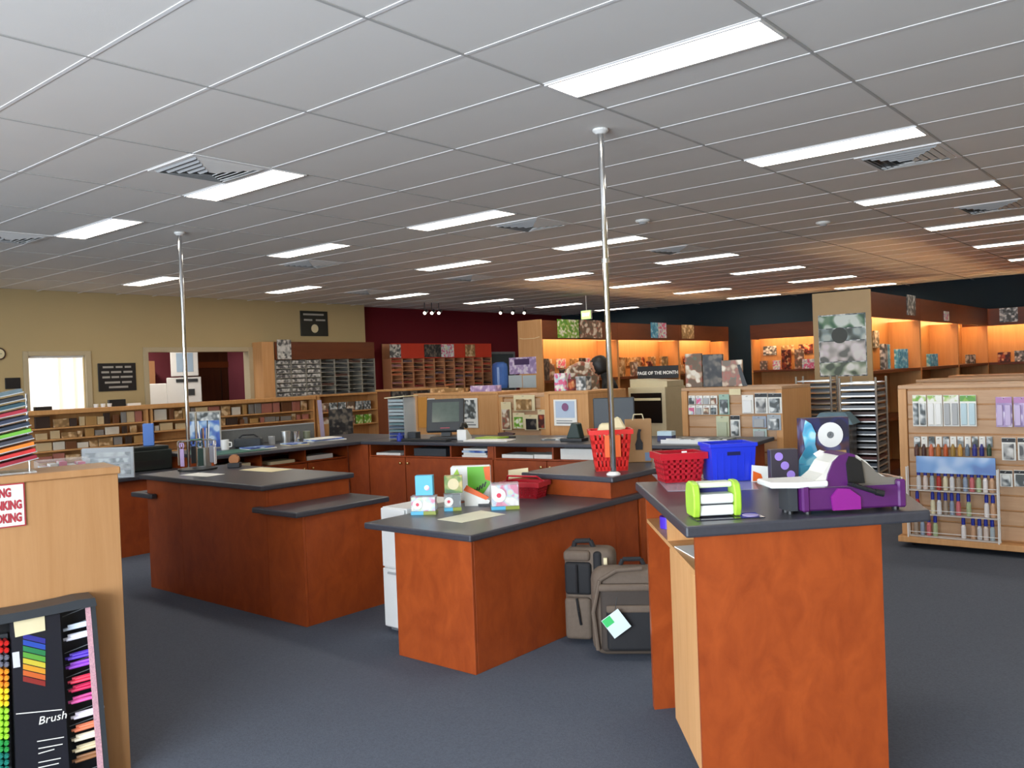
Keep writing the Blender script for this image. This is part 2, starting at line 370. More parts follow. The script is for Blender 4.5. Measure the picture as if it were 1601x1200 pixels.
# poles
for (q0, zb, lab) in [((936, 195), .885, 'tall chrome pole from ceiling to counter beside the red basket'), ((284, 362), .74, 'slim chrome pole from ceiling down to the left desk')]:
    b = Vector((.87, 2.83, .885)) if zb > .8 else Vector((-3.93, 2.62, .74))
    p = Vector((.94, 2.72, CEIL)) if zb > .8 else Vector((-3.93, 2.62, CEIL))
    o = T('chrome_pole', lab, 'pole', (b.x, b.y, zb), 0, 'ceiling poles')
    d = p-b
    MB().cyl((0, 0, .02), (d.x, d.y, CEIL-zb-.01), .019, n=16).build('tube', CHROME, o, smooth=False)
    MB().lathe([(.045, 0), (.045, .008), (.028, .02)], n=18).build('foot_flange', WHITE, o)
    MB().lathe([(.028, -.03), (.05, -.012), (.05, 0)], (d.x, d.y, CEIL-zb), n=18).build('ceiling_flange', WHITE, o)
    if zb > .8: MB().cyl((d.x*.62, d.y*.62, (CEIL-zb)*.62), (d.x*.632, d.y*.632, (CEIL-zb)*.632), .025, n=16).build('joint_collar', STEEL, o)
# ================================================================== counters
def worktop(name, pts, ztop, th, label, rz=0, loc=(0, 0)):
    o = T(name, label, 'worktop', (loc[0], loc[1], ztop-th), rz)
    MB().prism(pts, 0, th).build('slab', SLAB, o, .008, seg=2)
    return o
ZL, ZM, ZH = .74, .885, 1.03
TH = .036
# ---- left counter
c = T('counter_cabinet', 'tall cherry wood counter cabinet, left of the white drawers', 'cabinet', (-2.59, 1.50, 0), 0, 'cherry counter cabinets')
B(0, 0, .0, .5, .018, ZM-TH-.001).build('front_panel', CHERRY, c); B(.502, 0, 0, 1.59, .018, ZM-TH-.001).build('front_panel', CHERRY, c)
B(0, .02, 0, .018, .7, ZM-TH-.001).build('side_panel', CHERRY, c); B(1.572, .02, 0, 1.59, .7, ZM-TH-.001).build('side_panel', CHERRY, c)
B(.02, .682, .08, 1.57, .7, ZM-TH-.001).build('rear_panel', CHERRY, c)
worktop('worktop', [(-.03, -.05), (1.62, -.05), (1.62, .73), (-.03, .73)], ZM, TH, 'raised charcoal worktop of the left cherry counter', 0, (-2.59, 1.50))
c = T('counter_cabinet', 'low cherry end cabinet at the right of the left counter', 'cabinet', (-.998, 1.50, 0), 0, 'cherry counter cabinets')
B(0, 0, 0, .386, .018, ZL-TH-.001).build('front_panel', CHERRY, c); B(.368, .02, 0, .386, .7, ZL-TH-.001).build('side_panel', CHERRY, c); B(.001, .682, 0, .366, .7, ZL-TH-.001).build('rear_panel', CHERRY, c)
worktop('worktop', [(-.07, -.07), (.42, -.07), (.42, -.0), (.42, .71), (.004, .71), (.004, -.004), (-.07, -.004)], ZL, TH, 'low charcoal worktop on the right end of the left counter', 0, (-.998, 1.50))
worktop('worktop', [(-.17, -.05), (.16, -.05), (.16, -.004), (-.02, -.004), (-.02, .25), (-.17, .25)], ZL+.0, TH, 'small charcoal shelf on the left end of the left counter', 0, (-2.59, 1.50))
# ---- middle counter
c = T('counter_cabinet', 'low cherry counter cabinet in the middle, beside the bags', 'cabinet', (.30, 1.45, 0), 0, 'cherry counter cabinets')
B(0, 0, 0, .585, .018, ZL-TH-.001).build('front_panel', CHERRY, c, .002); B(.567, .02, 0, .585, 1.36, ZL-TH-.001).build('side_panel', CHERRY, c, .002); B(0, .02, 0, .018, 1.30, ZL-TH-.001).build('side_panel', CHERRY, c)
B(.571, 1.362, 0, .5852, 1.63, ZL-TH-.001).build('side_panel', CHERRY, c)
worktop('worktop', [(.10, 1.40), (.93, 1.40), (.93, 3.10), (.10, 3.10)], ZL, TH, 'low charcoal worktop carrying the craft kits and green book')
c = T('step_cabinet', 'raised cherry step cabinet under the red basket', 'cabinet', (.22, 2.76, ZL+.001), 0)
B(.0, 0, 0, .67, .018, ZM-TH-ZL-.002).build('front_panel', CHERRY, c); B(.652, .02, 0, .67, .334, ZM-TH-ZL-.002).build('side_panel', CHERRY, c)
B(.652, .345, -ZL, .67, 1.3, ZM-TH-ZL-.002).build('side_panel', CHERRY, c); B(.12, .36, -ZL, .66, .378, ZM-TH-ZL-.002).build('inner_panel', CHERRY, c)
B(.672, .42, -ZL+.06, .688, .86, -.03).build('beech_door', BEECH, c)
worktop('worktop', [(.20, 2.71), (.94, 2.71), (.94, 4.20), (.20, 4.20)], ZM, TH, 'raised charcoal worktop holding the red basket and pole')
# white drawer unit
o = T('drawer_unit', 'narrow white drawer unit standing left of the middle counter', 'drawers', (-.135, 1.73, 0))
B(0, .02, .02, .22, .5, .765).build('carcass', WHITE, o, .003)
for k in range(2): B(.006, 0, .03+k*.37, .214, .018, .39+k*.37).build('drawer_front', WHITE, o, .004)
MB().box(.06, -.012, .36, .16, .0, .372).build('handle', LGREY, o)
B(.02, .04, 0, .2, .48, .02).build('plinth', GREY, o)
o = one('cardboard_carton', B(0, 0, 0, .14, .3, .32), KRAFT, 'brown carton on the floor left of the white drawers', 'box', (-.32, 1.95, 0), .05, bevel=.004)
# ---- right counter (turned 45 degrees)
FLc, BLc, FRc, BRc = Vector((2.535, .728)), Vector((1.777, 1.636)), Vector((3.122, 1.395)), Vector((2.70, 2.28))
ea, eb = (FRc-FLc).normalized(), (BLc-FLc).normalized()
def RQ(a, b): q = FLc+ea*a+eb*b; return (q.x, q.y)
worktop('worktop', [tuple(BLc), tuple(FLc), tuple(FRc), tuple(BRc)], ZH, .040, 'high charcoal worktop in front, holding the purple machine')
c = T('counter_cabinet', 'high cherry counter cabinet nearest the camera', 'cabinet', (FLc.x, FLc.y, 0), 0, 'cherry counter cabinets')
def Rpoly(a0, a1, b0, b1): return [tuple(Vector(RQ(*t))-FLc) for t in ((a0, b0), (a1, b0), (a1, b1), (a0, b1))]
ZB = ZH-.041
MB().prism(Rpoly(.035, .71, .02, .04), 0, ZB).build('front_panel', CHERRY, c)
MB().prism(Rpoly(.69, .71, .042, 1.05), 0, ZB).build('side_panel', CHERRY, c)
MB().prism(Rpoly(.036, .69, 1.09, 1.11), 0, ZB).build('rear_panel', CHERRY, c)
MB().prism(Rpoly(.036, .688, .042, 1.088), ZB-.135, ZB-.118).build('slot_shelf', BEECH, c)
MB().prism(Rpoly(.45, .465, .042, 1.088), ZB-.117, ZB).build('slot_back', BEECH, c)
MB().prism(Rpoly(.036, .44, .55, .565), ZB-.117, ZB).build('slot_divider', BEECH, c)
MB().prism(Rpoly(.036, .05, .042, .52), .18, ZB-.137).build('beech_door', BEECH, c, .002)
MB().prism(Rpoly(.17, .688, .042, 1.088), .08, .1).build('bottom_shelf', BEECH, c)
MB().prism(Rpoly(.036, .69, 1.065, 1.088), .0, ZB-.137).build('inner_end_panel', CHERRY, c)
MB().prism(Rpoly(.45, .465, .53, 1.063), 0.1, ZB-.137).build('inner_back', BEECH, c)
q = RQ(.10, .83)
o = T('tape_roll', 'purple tape roll in the slot of the high front counter', 'tape', (q[0], q[1], ZB-.117))
MB().lathe([(.026, 0), (.045, 0), (.045, .05), (.026, .05), (.026, 0)], n=20).build('tape', mk('violet tape', '4a2fb4', .3), o); MB().lathe([(.020, .002), (.0255, .002), (.0255, .048), (.020, .048), (.02, .002)], n=20).build('core', WHITE, o)
q = RQ(.16, .3); one('paper_sheet', B(-.1, -.13, 0, .1, .13, .004), PAPER, 'white papers in the slot of the high front counter', 'paper', (q[0], q[1], ZB-.117), .85)
# ---- left desk: low part and raised part
c = T('desk_cabinet', 'dark cherry desk cabinet at the far left, under the low worktop', 'cabinet', (-3.95, 1.2, 0))
B(-.018, 0, .0, 0, 1.46, ZL-TH-.001).build('front_panel', CHERRY, c); B(-.75, 0, 0, -.02, .018, ZL-TH-.001).build('side_panel', CHERRY, c); B(-.77, 0, 0, -.752, 1.46, ZL-TH-.001).build('rear_panel', CHERRY, c)
worktop('worktop', [(-4.75, 1.15), (-3.88, 1.15), (-3.88, 2.655), (-4.75, 2.655)], ZL, TH, 'low charcoal worktop at the far left below the pole')
c = T('desk_cabinet', 'cherry desk cabinet with pigeonholes below the mugs', 'cabinet', (-3.58, 2.68, 0))
zt = ZM-TH-.001
B(-.9, 0, 0, -.016, .018, zt).build('side_panel', CHERRY, c); B(-.9, 1.62, 0, -.016, 1.638, zt).build('side_panel', CHERRY, c)
B(-.9, .02, .705, -.016, 1.618, .72).build('pigeonhole_shelf', CHERRY, c); B(-.9, .02, 0, -.884, 1.618, zt).build('rear_panel', CHERRY, c)
B(-.3, .52, .721, -.016, .536, zt).build('divider', CHERRY, c); B(-.3, 1.06, .721, -.016, 1.076, zt).build('divider', CHERRY, c)
for k in range(3):
    d = B(-.015, .004+k*.542, .04, 0, .536+k*.542, .70).build('door', CHERRY, c, .002)
    MB().lathe([(.006, 0), (.006, .012), (.014, .018), (.012, .028), (.003, .031)], n=12).build('knob', BRASS, d).matrix_local = Matrix.Translation((0, .05+k*.542+(.43 if k == 1 else 0), .64)) @ Matrix.Rotation(PI/2, 4, 'Y')
worktop('worktop', [(-4.55, 2.66), (-3.50, 2.66), (-3.385, 4.305), (-3.515, 5.2), (-4.55, 5.2)], ZM, TH, 'charcoal desk worktop crowded with mugs and papers')
for k, (y, w, t, mt, lab) in enumerate([(2.95, .3, .05, CREAMP, 'cream paper stack in the left desk pigeonhole'), (3.48, .3, .03, CREAMP, 'cream folder in the middle pigeonhole of the left desk'), (3.95, .36, .045, PAPER, 'white paper pile in the last pigeonhole of the left desk')]):
    one('paper_stack', B(-.1, -w/2, 0, .1, w/2, t), mt, lab, 'paper', (-3.72, y, .7205), .03*k)
# ---- back desk, slightly turned
BDR = math.radians(7.5); BD0 = Vector((-3.28, 4.33))
bu, bv = Vector((math.cos(BDR), math.sin(BDR))), Vector((-math.sin(BDR), math.cos(BDR)))
def BD(u, v, z=ZM+.0005): q = BD0+bu*u+bv*v; return (q.x, q.y, z)
def bdu(x, y=705):
    r = ray(x, y); A = Vector((r.x, r.y)); D = BD0+bv*.05-Vector((CAM.x, CAM.y))
    t = (D.x*bu.y-D.y*bu.x)/(A.x*bu.y-A.y*bu.x); return (Vector((CAM.x, CAM.y))+A*t-BD0).dot(bu)
worktop('worktop', [(-.1, 0), (4.12, 0), (4.12, .95), (-.1, .95)], ZM, TH, 'long charcoal back worktop carrying the till screen', BDR, BD0)
us = [bdu(576), bdu(771), bdu(945), bdu(1110)]
names = ['cherry back cabinet below the till screen', 'cherry back cabinet with papers, left of the red basket', 'cherry back cabinet hidden behind the red basket']
pig = []
for n in range(3):
    L = us[n+1]-us[n]-.006
    c = T('back_cabinet', names[n], 'cabinet', BD(us[n], .05, 0), BDR, 'cherry back cabinets')
    B(0, .016, 0, .02, .8, zt).build('side_panel', CHERRY, c); B(L-.02-.05*(n == 0), .016, 0, L, .8, zt).build('side_panel', CHERRY, c)
    B(.021, .016, .715, L-.022, .6, .73).build('pigeonhole_shelf', CHERRY, c); B(.021, .6, .0, L-.022, .616, zt).build('rear_panel', CHERRY, c)
    B(.021, .0, .02, L-.022, .015, .03).build('kick_rail', CHERRY, c)
    cuts = [bdu(631)-us[0], bdu(703)-us[0]] if n == 0 else [L*.55]
    for t in cuts: B(t-.008, .016, .731, t+.008, .5, zt).build('divider', CHERRY, c)
    ds = [0, (bdu(633)-us[0]), L] if n == 0 else [0, L/2, L]
    for k in range(2):
        d = B(ds[k]+.004, 0, .04, ds[k+1]-.004, .015, .712).build('door', CHERRY, c, .002)
        kx = ds[1]+(-.055 if k == 0 else .045)
        MB().lathe([(.006, 0), (.006, .012), (.015, .018), (.013, .028), (.003, .031)], n=12).build('knob', BRASS, d).matrix_local = Matrix.Translation((kx, 0, .655)) @ Matrix.Rotation(PI/2, 4, 'X')
for x, w, t, mt, lab in [(603, .34, .025, PAPER, 'flat white paper in the pigeonhole left of the black tray'), (668, .42, .08, DGREY, 'black cash tray in the pigeonhole below the till screen'), (738, .31, .09, None, 'tall pile of white papers right of the black tray'), (805, .36, .035, PAPER, 'loose white papers in the second cabinet pigeonhole'), (845, .2, .04, PAPER, 'blue and white leaflets beside the loose papers'), (905, .44, .10, PAPER, 'white carton in the pigeonhole left of the red basket')]:
    u = bdu(x)
    if mt is None:
        o = T('paper_pile', lab, 'paper', BD(u, .22, .7305), BDR)
        for k in range(4): B(-w/2+.02*(k % 2), -.13, k*.022, w/2-.015*(k % 3), .13, k*.022+.02).build('ream', PAPER if k != 2 else art('blue'), o)
    else: one('paper_stack' if mt is PAPER else 'cash_tray', B(-w/2, -.13, 0, w/2, .13, t), mt, lab, 'paper' if mt is PAPER else 'tray', BD(u, .22, .7305), BDR, bevel=.002)
q0, q1 = BD(us[0]-.004, .05, 0), BD(us[0]-.004, .25, 0)
o = T('corner_panel', 'cherry corner panel joining the left desk and back cabinets', 'panel', (0, 0, 0))
MB().prism([(-3.6, 4.325), (-3.565, 4.325), (q0[0], q0[1]), (q1[0], q1[1]), (-3.6, 4.6)], 0, zt).build('panel_board', CHERRY, o)
# dark cupboard and beech box under the right end of the back worktop
c = T('end_cupboard', 'dark cherry cupboard under the right end of the back worktop', 'cabinet', BD(us[3]+.02, .12, 0), BDR)
ew = max(.12, 4.06-us[3]-.02); B(0, .016, 0, ew, .7, zt).build('carcass', CHERRY, c); B(.01, 0, .05, ew-.01, .015, zt-.02).build('door', CHERRY, c)
p = P(1195, 740, .3)
o = one('beech_crate', MB().box(-.15, -.12, 0, .15, .12, .015).box(-.15, -.12, .0, -.138, .12, .66).box(.138, -.12, 0, .15, .12, .66).box(-.138, .108, 0, .138, .12, .66).box(-.138, -.12, .33, .138, .108, .345), BEECH, 'pale beech cubby box below the worktop, behind the blue crate', 'box', (.92, 4.35, 0), .2)
# ================================================================== things on the counters
FACE = math.radians(40)          # an object turned to face the shop front
def basket(name, label, loc, rz, w, d, h, mat, inset=.16, handle=False):
    o = T(name, label, 'basket', loc, rz)
    bx, by = w/2*(1-inset), d/2*(1-inset)
    B(-bx, -by, 0, bx, by, .006).build('floor_panel', mat, o)
    m = MB()
    for (x0, y0, x1, y1) in [(-w/2-.012, -d/2-.012, w/2+.012, -d/2+.004), (-w/2-.012, d/2-.004, w/2+.012, d/2+.012), (-w/2-.012, -d/2+.004, -w/2+.004, d/2-.004), (w/2-.004, -d/2+.004, w/2+.012, d/2-.004)]: m.box(x0, y0, h-.03, x1, y1, h)
    m.build('rim', mat, o)
    t = .005
    for s in range(4):
        m = MB(); L, bl = (w, bx) if s % 2 == 0 else (d, by); off, bo = (d/2, by) if s % 2 == 0 else (w/2, bx)
        n = max(5, int(L/.028))
        def pt(u, v): k = (bl+(L/2-bl)*v); return (u*k, -(bo+(off-bo)*v), .004+v*(h-.03))
        def strip(u0, v0, u1, v1):
            a, b, c2, d2 = pt(u0, v0), pt(u1, v0), pt(u1, v1), pt(u0, v1)
            vs_ = [a, b, c2, d2]+[(q[0], q[1]+t, q[2]) for q in (a, b, c2, d2)]
            m.add(vs_, [(0,1,2,3),(7,6,5,4),(0,4,5,1),(1,5,6,2),(2,6,7,3),(3,7,4,0)], Matrix.Rotation(s*PI/2, 4, 'Z'))
        for k in range(n): u = -1+2*(k+.5)/n; strip(u-.55/n, 0, u+.55/n, 1)
        for v in (0, .27, .5, .73): strip(-1, v, 1, min(1, v+.10))
        m.build('side_lattice', mat, o)
    if handle:
        MB().tube([(-w/2, 0, h), (-w/2*.8, -d*.2, h+.035), (w/2*.8, -d*.2, h+.035), (w/2, 0, h)], .006).build('handle', mat, o)
    return o
# ---- on the high front counter
p = P(1062, 752, ZH); basket('shopping_basket', 'small dark red basket beside the blue crate on the high counter', (p.x, p.y, ZH+.0035), math.radians(47), .20, .15, .135, RED)
one('price_tag', B(-.012, -.002, 0, .012, 0, .03), PAPER, 'pale pink tag on the rim of the dark red basket', 'tag', (p.x+.05, p.y-.035, ZH+.115), math.radians(47))
p = P(1139, 750, ZH); o = T('storage_crate', 'bright blue plastic crate standing on the high front counter', 'crate', (p.x, p.y, ZH+.0035), math.radians(46))
m = MB()
m.taper((-.095, -.07, .095, -.064), (-.105, -.08, .105, -.074), 0, .165).taper((-.095, .064, .095, .07), (-.105, .074, .105, .08), 0, .165).taper((-.095, -.064, -.089, .064), (-.105, -.074, -.099, .074), 0, .165).taper((.089, -.064, .095, .064), (.099, -.074, .105, .074), 0, .165)
m.build('body', BLUE, o); B(-.09, -.065, 0, .09, .065, .006).build('floor_panel', BLUE, o)
MB().box(-.112, -.087, .155, .112, -.075, .172).box(-.112, .075, .155, .112, .087, .172).box(-.112, -.075, .155, -.1, .075, .172).box(.1, -.075, .155, .112, .075, .172).build('rim', BLUE, o, .002)
for k in range(6): x = -.08+.032*k; MB().taper((x-.002, -.073, x+.002, -.069), (x-.002, -.0795, x+.002, -.0765), .01, .13).build('rib', BLUE, o)
B(-.03, -.0815, .118, .03, -.074, .134).build('hand_slot', mk('dark blue slot', '10154a', .5), o)
p0, p1, p2, p3 = P(1044, 768, ZH), P(1186, 765, ZH), P(1170, 742, ZH), P(1020, 742, ZH)
cx_, cy_ = sum(q.x for q in (p0, p1, p2, p3))/4, sum(q.y for q in (p0, p1, p2, p3))/4
one('acrylic_sheet', MB().prism([(q.x-cx_, q.y-cy_) for q in (p0, p1, p2, p3)], 0, .002), clear('acrylic', 'cfd2e0', .45), 'clear acrylic sheet under the dark red basket and blue crate', 'sheet', (cx_, cy_, ZH+.0005))
# orange envelope
p = P(1196, 752, ZH); o = T('card_pack', 'orange and white card pack leaning beside the blue crate', 'card pack', (p.x, p.y, ZH), FACE)
MB().prism([(-.06, 0), (.06, 0), (.06, .06), (-.055, .075)], -.01, .01, 'y').build('pack', PAPER, o); MB().prism([(-.058, .004), (-.01, .004), (-.02, .035), (-.055, .05)], -.012, -.0105, 'y').build('orange_flap', ORANGE, o); MB().prism([(.0, .004), (.058, .004), (.058, .03)], -.012, -.0105, 'y').build('teal_flap', mk('teal card', '2f8f86', .5), o)
# dark box with lilac discs
p = P(1228, 758, ZH); o = T('die_box', 'dark grey upright box with three lilac discs, behind the white tray', 'box', (p.x, p.y, ZH), FACE)
B(-.06, 0, 0, .06, .05, .155).build('carton', mk('dark plum card', '3b3540', .5), o, .003)
for k in range(3): MB().cyl((-.025+.025*k, -.001, .125-.04*k), (-.025+.025*k, -.003, .125-.04*k), .018, n=18).build('lilac_disc', mk('lilac ink', 'a184d8', .5), o)
# disc kit
p = P(1290, 744, ZH); o = T('craft_kit_box', 'navy craft kit box with a white disc and blue wave, behind the purple machine', 'box', (p.x, p.y, ZH), FACE)
B(-.10, 0, 0, .118, .07, .27).build('carton', printed('navy print', ['2b2f5a', '4a4a78', '3a3048', '6a6a8a', '2a2a40', '5a3a3a'], 22), o, .003)
MB().lathe([(.016, 0), (.058, 0), (.058, .003), (.016, .003), (.016, 0)], n=28).build('disc', WHITE, o).matrix_local = Matrix.Translation((.03, -.001, .19)) @ Matrix.Rotation(PI/2, 4, 'X')
MB().lathe([(.006, 0), (.015, 0), (.015, .004), (.006, .004), (.006, 0)], n=16).build('disc_hub', GREY, o).matrix_local = Matrix.Translation((.03, -.001, .19)) @ Matrix.Rotation(PI/2, 4, 'X')
MB().prism([(-.125, 0), (-.01, 0), (-.005, .05), (-.03, .10), (-.045, .15), (-.04, .2), (-.06, .245), (-.085, .262), (-.10, .2), (-.09, .13), (-.12, .08)], -.012, -.006, 'y').build('blue_wave', art('aqua'), o)
B(-.12, -.025, 0, .06, -.014, .055).build('blue_base', LBLUE, o)
B(-.02, -.005, .09, .10, -.001, .118).build('label_strip', art('tan'), o)
# purple machine
p = P(1258, 805, ZH); rz = math.radians(45)
o = T('sticker_machine', 'purple and white sticker machine with black crank on the high counter', 'machine', (p.x, p.y, ZH), rz)
B(0, 0, .012, .36, .15, .09).build('lower_body', PURPLE, o, .006)
MB().box(-.008, -.006, .01, .02, .156, .108).build('end_cheek', PURPLE, o, .006); MB().box(.34, -.006, .01, .37, .156, .108).build('end_cheek', PURPLE, o, .006)
hp = [(.0, .09), (.0, .102), (.05, .115), (.08, .138), (.105, .175), (.135, .198), (.17, .205), (.205, .197), (.24, .172), (.275, .135), (.31, .115), (.37, .112), (.37, .09)]
MB().prism(hp, .02, .14, 'y').build('milky_cover', clear('milky cover', 'd9d6cc', .9, .2), o)
MB().prism([(.085, .0915), (.095, .135), (.115, .178), (.14, .2), (.17, .2075), (.195, .2), (.205, .0915)], .012, .148, 'y').build('purple_hump', PURPL2 if False else PURPLE, o)
MB().prism([(.165, .1), (.16, .17), (.17, .195), (.19, .192), (.215, .175), (.225, .1)], .006, .154, 'y').build('black_slot', BLACK, o)
MB().prism([(.20, .0915), (.22, .18), (.25, .155), (.29, .12), (.36, .112), (.36, .0915)], .014, .146, 'y').build('smoked_cover', clear('smoked cover', '5a5048', .6, .12), o)
MB().prism([(.10, .012), (.2, .012), (.2, .055), (.16, .085), (.12, .088), (.095, .06)], -.010, -.001, 'y').build('front_badge', PURPL2, o)
MB().tube([(.165, .0, .1), (.165, -.03, .1), (.235, -.045, .075)], .008).build('crank_arm', BLACK, o); MB().cyl((.235, -.045, .075), (.262, -.05, .068), .011).build('crank_grip', BLACK, o)
MB().prism([(-.11, .02), (-.02, -.01), (.09, -.0), (.09, .15), (-.11, .15)], .095, .115).build('white_tray', WHITE, o, .004)
MB().box(-.05, .02, .012, -.015, .10, .094).build('tray_foot', DGREY, o)
for (x, y) in [(-.035, .04), (-.035, .08), (.02, .02), (.02, .13), (.34, .02), (.34, .13)]: MB().cyl((x, y, 0), (x, y, .012), .012, n=10).build('rubber_foot', BLACK, o)
MB().prism([(-.005, .215), (.02, .228), (.035, .222), (.03, .205), (.01, .2)], .145, .15, 'y').build('tag_clip', WHITE, o).location = (.11, 0, -.02)
# green die cutter
p = P(1116, 806, ZH); o = T('die_cutter', 'small lime green and white hand die cutter on the counter edge', 'die cutter', (p.x, p.y, ZH+.004), math.radians(44))
prof = [(-.045+.0, .0), (.045, 0), (.055, .03), (.055, .08), (.042, .112), (.02, .122), (-.02, .122), (-.042, .112), (-.055, .08), (-.055, .03)]
for s in (-1, 1): MB().prism(prof, s*.073-.012, s*.073+.012, 'x').build('side_plate', GREEN, o, .004)
B(-.061, -.04, .004, .061, .04, .040).build('base_block', WHITE, o, .004); B(-.061, -.045, .046, .061, .045, .078).build('roller_block', WHITE, o, .005); B(-.061, -.03, .10, .061, .03, .118).build('top_bar', mk('pale green plastic', 'd6e0c4', .35), o, .004)
B(-.055, -.038, .04, .055, .038, .046).build('feed_slot', DGREY, o); B(-.06, .02, .078, .06, .028, .1).build('inner_plate', mk('navy plate', '2a2f78', .4), o)
p = P(1136, 808, ZH); o = T('demo_plate', 'dark glossy plate with a lilac oval beside the die cutter', 'plate', (p.x, p.y, ZH+.0003), math.radians(44))
B(-.12, -.05, 0, .12, .05, .0025).build('plate', mk('dark gloss plate', '2c2c38', .1), o); MB().lathe([(.028, .0027), (.028, .0042)], (.085, .0, 0), n=24).build('oval', mk('lilac oval', 'b6a8dc', .3), o)

# ---- on the middle low counter
def kit(label, x, y, w, h, rz, a='pastel', lid=True, z=ZL):
    p = P(x, y, z); o = T('craft_kit', label, 'craft kit', (p.x, p.y, z), rz, 'craft kits on the middle counter')
    B(-w/2, -.035, .02, w/2, .035, h).build('clear_box', CLEAR, o, .002)
    B(-w/2+.004, -.031, .022, w/2-.004, .031, h*.92).build('insert', art(a), o)
    B(-w/2, -.035, 0, 0, .035, .02).build('blue_base', LBLUE, o); B(0.0005, -.035, 0, w/2, .035, .02).build('green_base', mk('olive card', '8f9a3c', .5), o)
    MB().cyl((-w*.22, -.0355, h*.55), (-w*.22, -.0375, h*.55), h*.26, n=20).build('round_label', PAPER, o)
    MB().cyl((-w*.22, -.0377, h*.55), (-w*.22, -.0387, h*.55), h*.09, n=14).build('label_mark', mk('label red', 'd8405a', .5), o)
    return o
k1 = kit('clear craft kit box at the front left of the low counter', 664, 803, .15, .112, math.radians(33))
k2 = kit('second clear craft kit box, right behind the front left one', 708, 797, .105, .105, math.radians(45), 'silver')
k3 = kit('clear craft kit box with pink print at the right, before the basket', 790, 795, .17, .16, math.radians(44))
q = k1.location; o = T('blue_kit_box', 'sky blue craft box stacked on the front left kit', 'box', (q.x-.0, q.y+.02, ZL+.1125), math.radians(35))
B(-.06, -.028, 0, .045, .028, .118).build('carton', LBLUE, o, .002); MB().cyl((.01, -.0285, .045), (.01, -.03, .045), .016, n=12).build('printed_spot', art('pastel'), o)
q = k2.location; o = T('round_label_box', 'green printed box with a cream disc stacked beside the sky blue box', 'box', (q.x-.01, q.y+.01, ZL+.1055), math.radians(42))
B(-.045, -.03, 0, .065, .03, .105).build('carton', printed('meadow print', ['6a8a4a', '8fa05a', 'c8b878', '4a6a4a', 'a8a06a'], 40), o, .002); MB().cyl((.01, -.0305, .055), (.01, -.032, .055), .034, n=20).build('cream_disc', CREAMP, o)
p = P(735, 776, ZL); o = T('leaflet_stand', 'large lime green and white boxed kit at the back of the kits', 'box', (p.x+.16, p.y-.16, ZL), math.radians(38))
B(-.13, 0, 0, .13, .07, .23).build('carton', WHITE, o, .008)
MB().prism([(-.02, .05), (.08, .05), (.125, .11), (.125, .225), (-.02, .225)], -.003, -.0005, 'y').build('green_panel', mk('leaf green', '63b42c', .45), o)
MB().prism([(.085, .22), (.128, .225), (.128, .13), (.095, .14)], -.0045, -.0032, 'y').build('orange_patch', ORANGE, o)
MB().prism([(-.115, .09), (-.075, .1), (-.065, .16), (-.085, .215), (-.11, .18)], -.003, -.0005, 'y').build('leaf_print', GREEN, o)
MB().prism([(-.115, .01), (-.075, .01), (-.075, .045), (-.115, .045)], -.003, -.0005, 'y').build('yellow_mark', mk('mustard', 'c8a038', .5), o)
for k in range(5): B(.0, -.0055, 0, .009, -.0046, .035, M=Matrix.Translation((.01+k*.018, 0, .05+k*.011)) @ Matrix.Rotation(.35, 4, 'Y')).build('black_bar', BLACK, o)
p = P(748, 790, ZL); o = T('orange_pack', 'orange and white pack lying between the craft kits', 'card pack', (p.x, p.y, ZL), math.radians(38))
MB().prism([(-.09, .10), (.05, .035), (.07, .05), (-.07, .13)], -.01, .01, 'y').build('orange_card', ORANGE, o)
MB().prism([(-.085, 0), (.06, 0), (.075, .03), (-.03, .08), (-.085, .09)], -.008, .008, 'y').build('white_pack', PAPER, o); B(.0, -.02, 0, .10, -.009, .012).build('black_edge', BLACK, o)
p0 = [P(*q, ZL) for q in ((684, 812), (722, 817), (790, 804), (752, 798))]; c0 = sum(p0, Vector())/4
one('paper_sheet', MB().prism([(q.x-c0.x, q.y-c0.y) for q in p0], 0, .002), mk('ivory sheet', 'e6e4cc', .6), 'ivory sheet of paper at the front of the low counter', 'paper', (c0.x, c0.y, ZL+.0005))
p = P(832, 762, ZL); basket('shopping_basket', 'low dark red basket at the back of the low counter', (.32, 2.60, ZL+.0005), math.radians(12), .27, .16, .105, RED, .12, True)
o = one('card_sheet', MB().prism([(-.07, 0), (.07, .015), (.07, .075), (-.07, .06)], -.002, .002, 'y'), CREAMP, 'cream card standing behind the low dark red basket', 'card', (.18, 2.705, ZL+.10), math.radians(25))
# ---- on the raised step worktop
p = P(964, 729, ZM); bk = Vector((.70, 3.06))
o = basket('shopping_basket', 'tall bright red basket by the pole on the step worktop', (bk.x, bk.y, ZM+.0005), math.radians(38), .27, .2, .275, REDB, .22)
B(-.045, -.1125, .095, .06, -.107, .24, M=Matrix.Rotation(-.0, 4, 'X')).build('orange_patch', mk('orange plastic', 'e8642a', .4), o)  # highlight on the red basket front, painted as a thin orange sheet
one('crumpled_paper', MB().taper((-.1, -.07, .1, .07), (-.06, -.03, .07, .05), 0, .09).taper((.0, -.06, .11, .06), (.04, -.02, .07, .03), .05, .13), CREAMP, 'crumpled cream paper heaped in the tall red basket', 'paper', (bk.x, bk.y, ZM+.225), math.radians(38), bevel=.012)
p = P(1018, 716, ZM); o = T('paper_bag', 'brown paper carry bag with a dark figure, right of the red basket', 'paper bag', (.62, 3.55, ZM+.0005), math.radians(36))
MB().taper((-.09, -.04, .09, .04), (-.095, -.03, .095, .03), 0, .31).build('bag_body', KRAFT, o, .004)
MB().prism([(-.025, .09), (.025, .09), (.028, .14), (.012, .17), (.012, .215), (.02, .235), (-.002, .24), (-.012, .2), (-.014, .165), (-.028, .13)], -.042, -.0395, 'y').build('dark_print', BLACK, o)
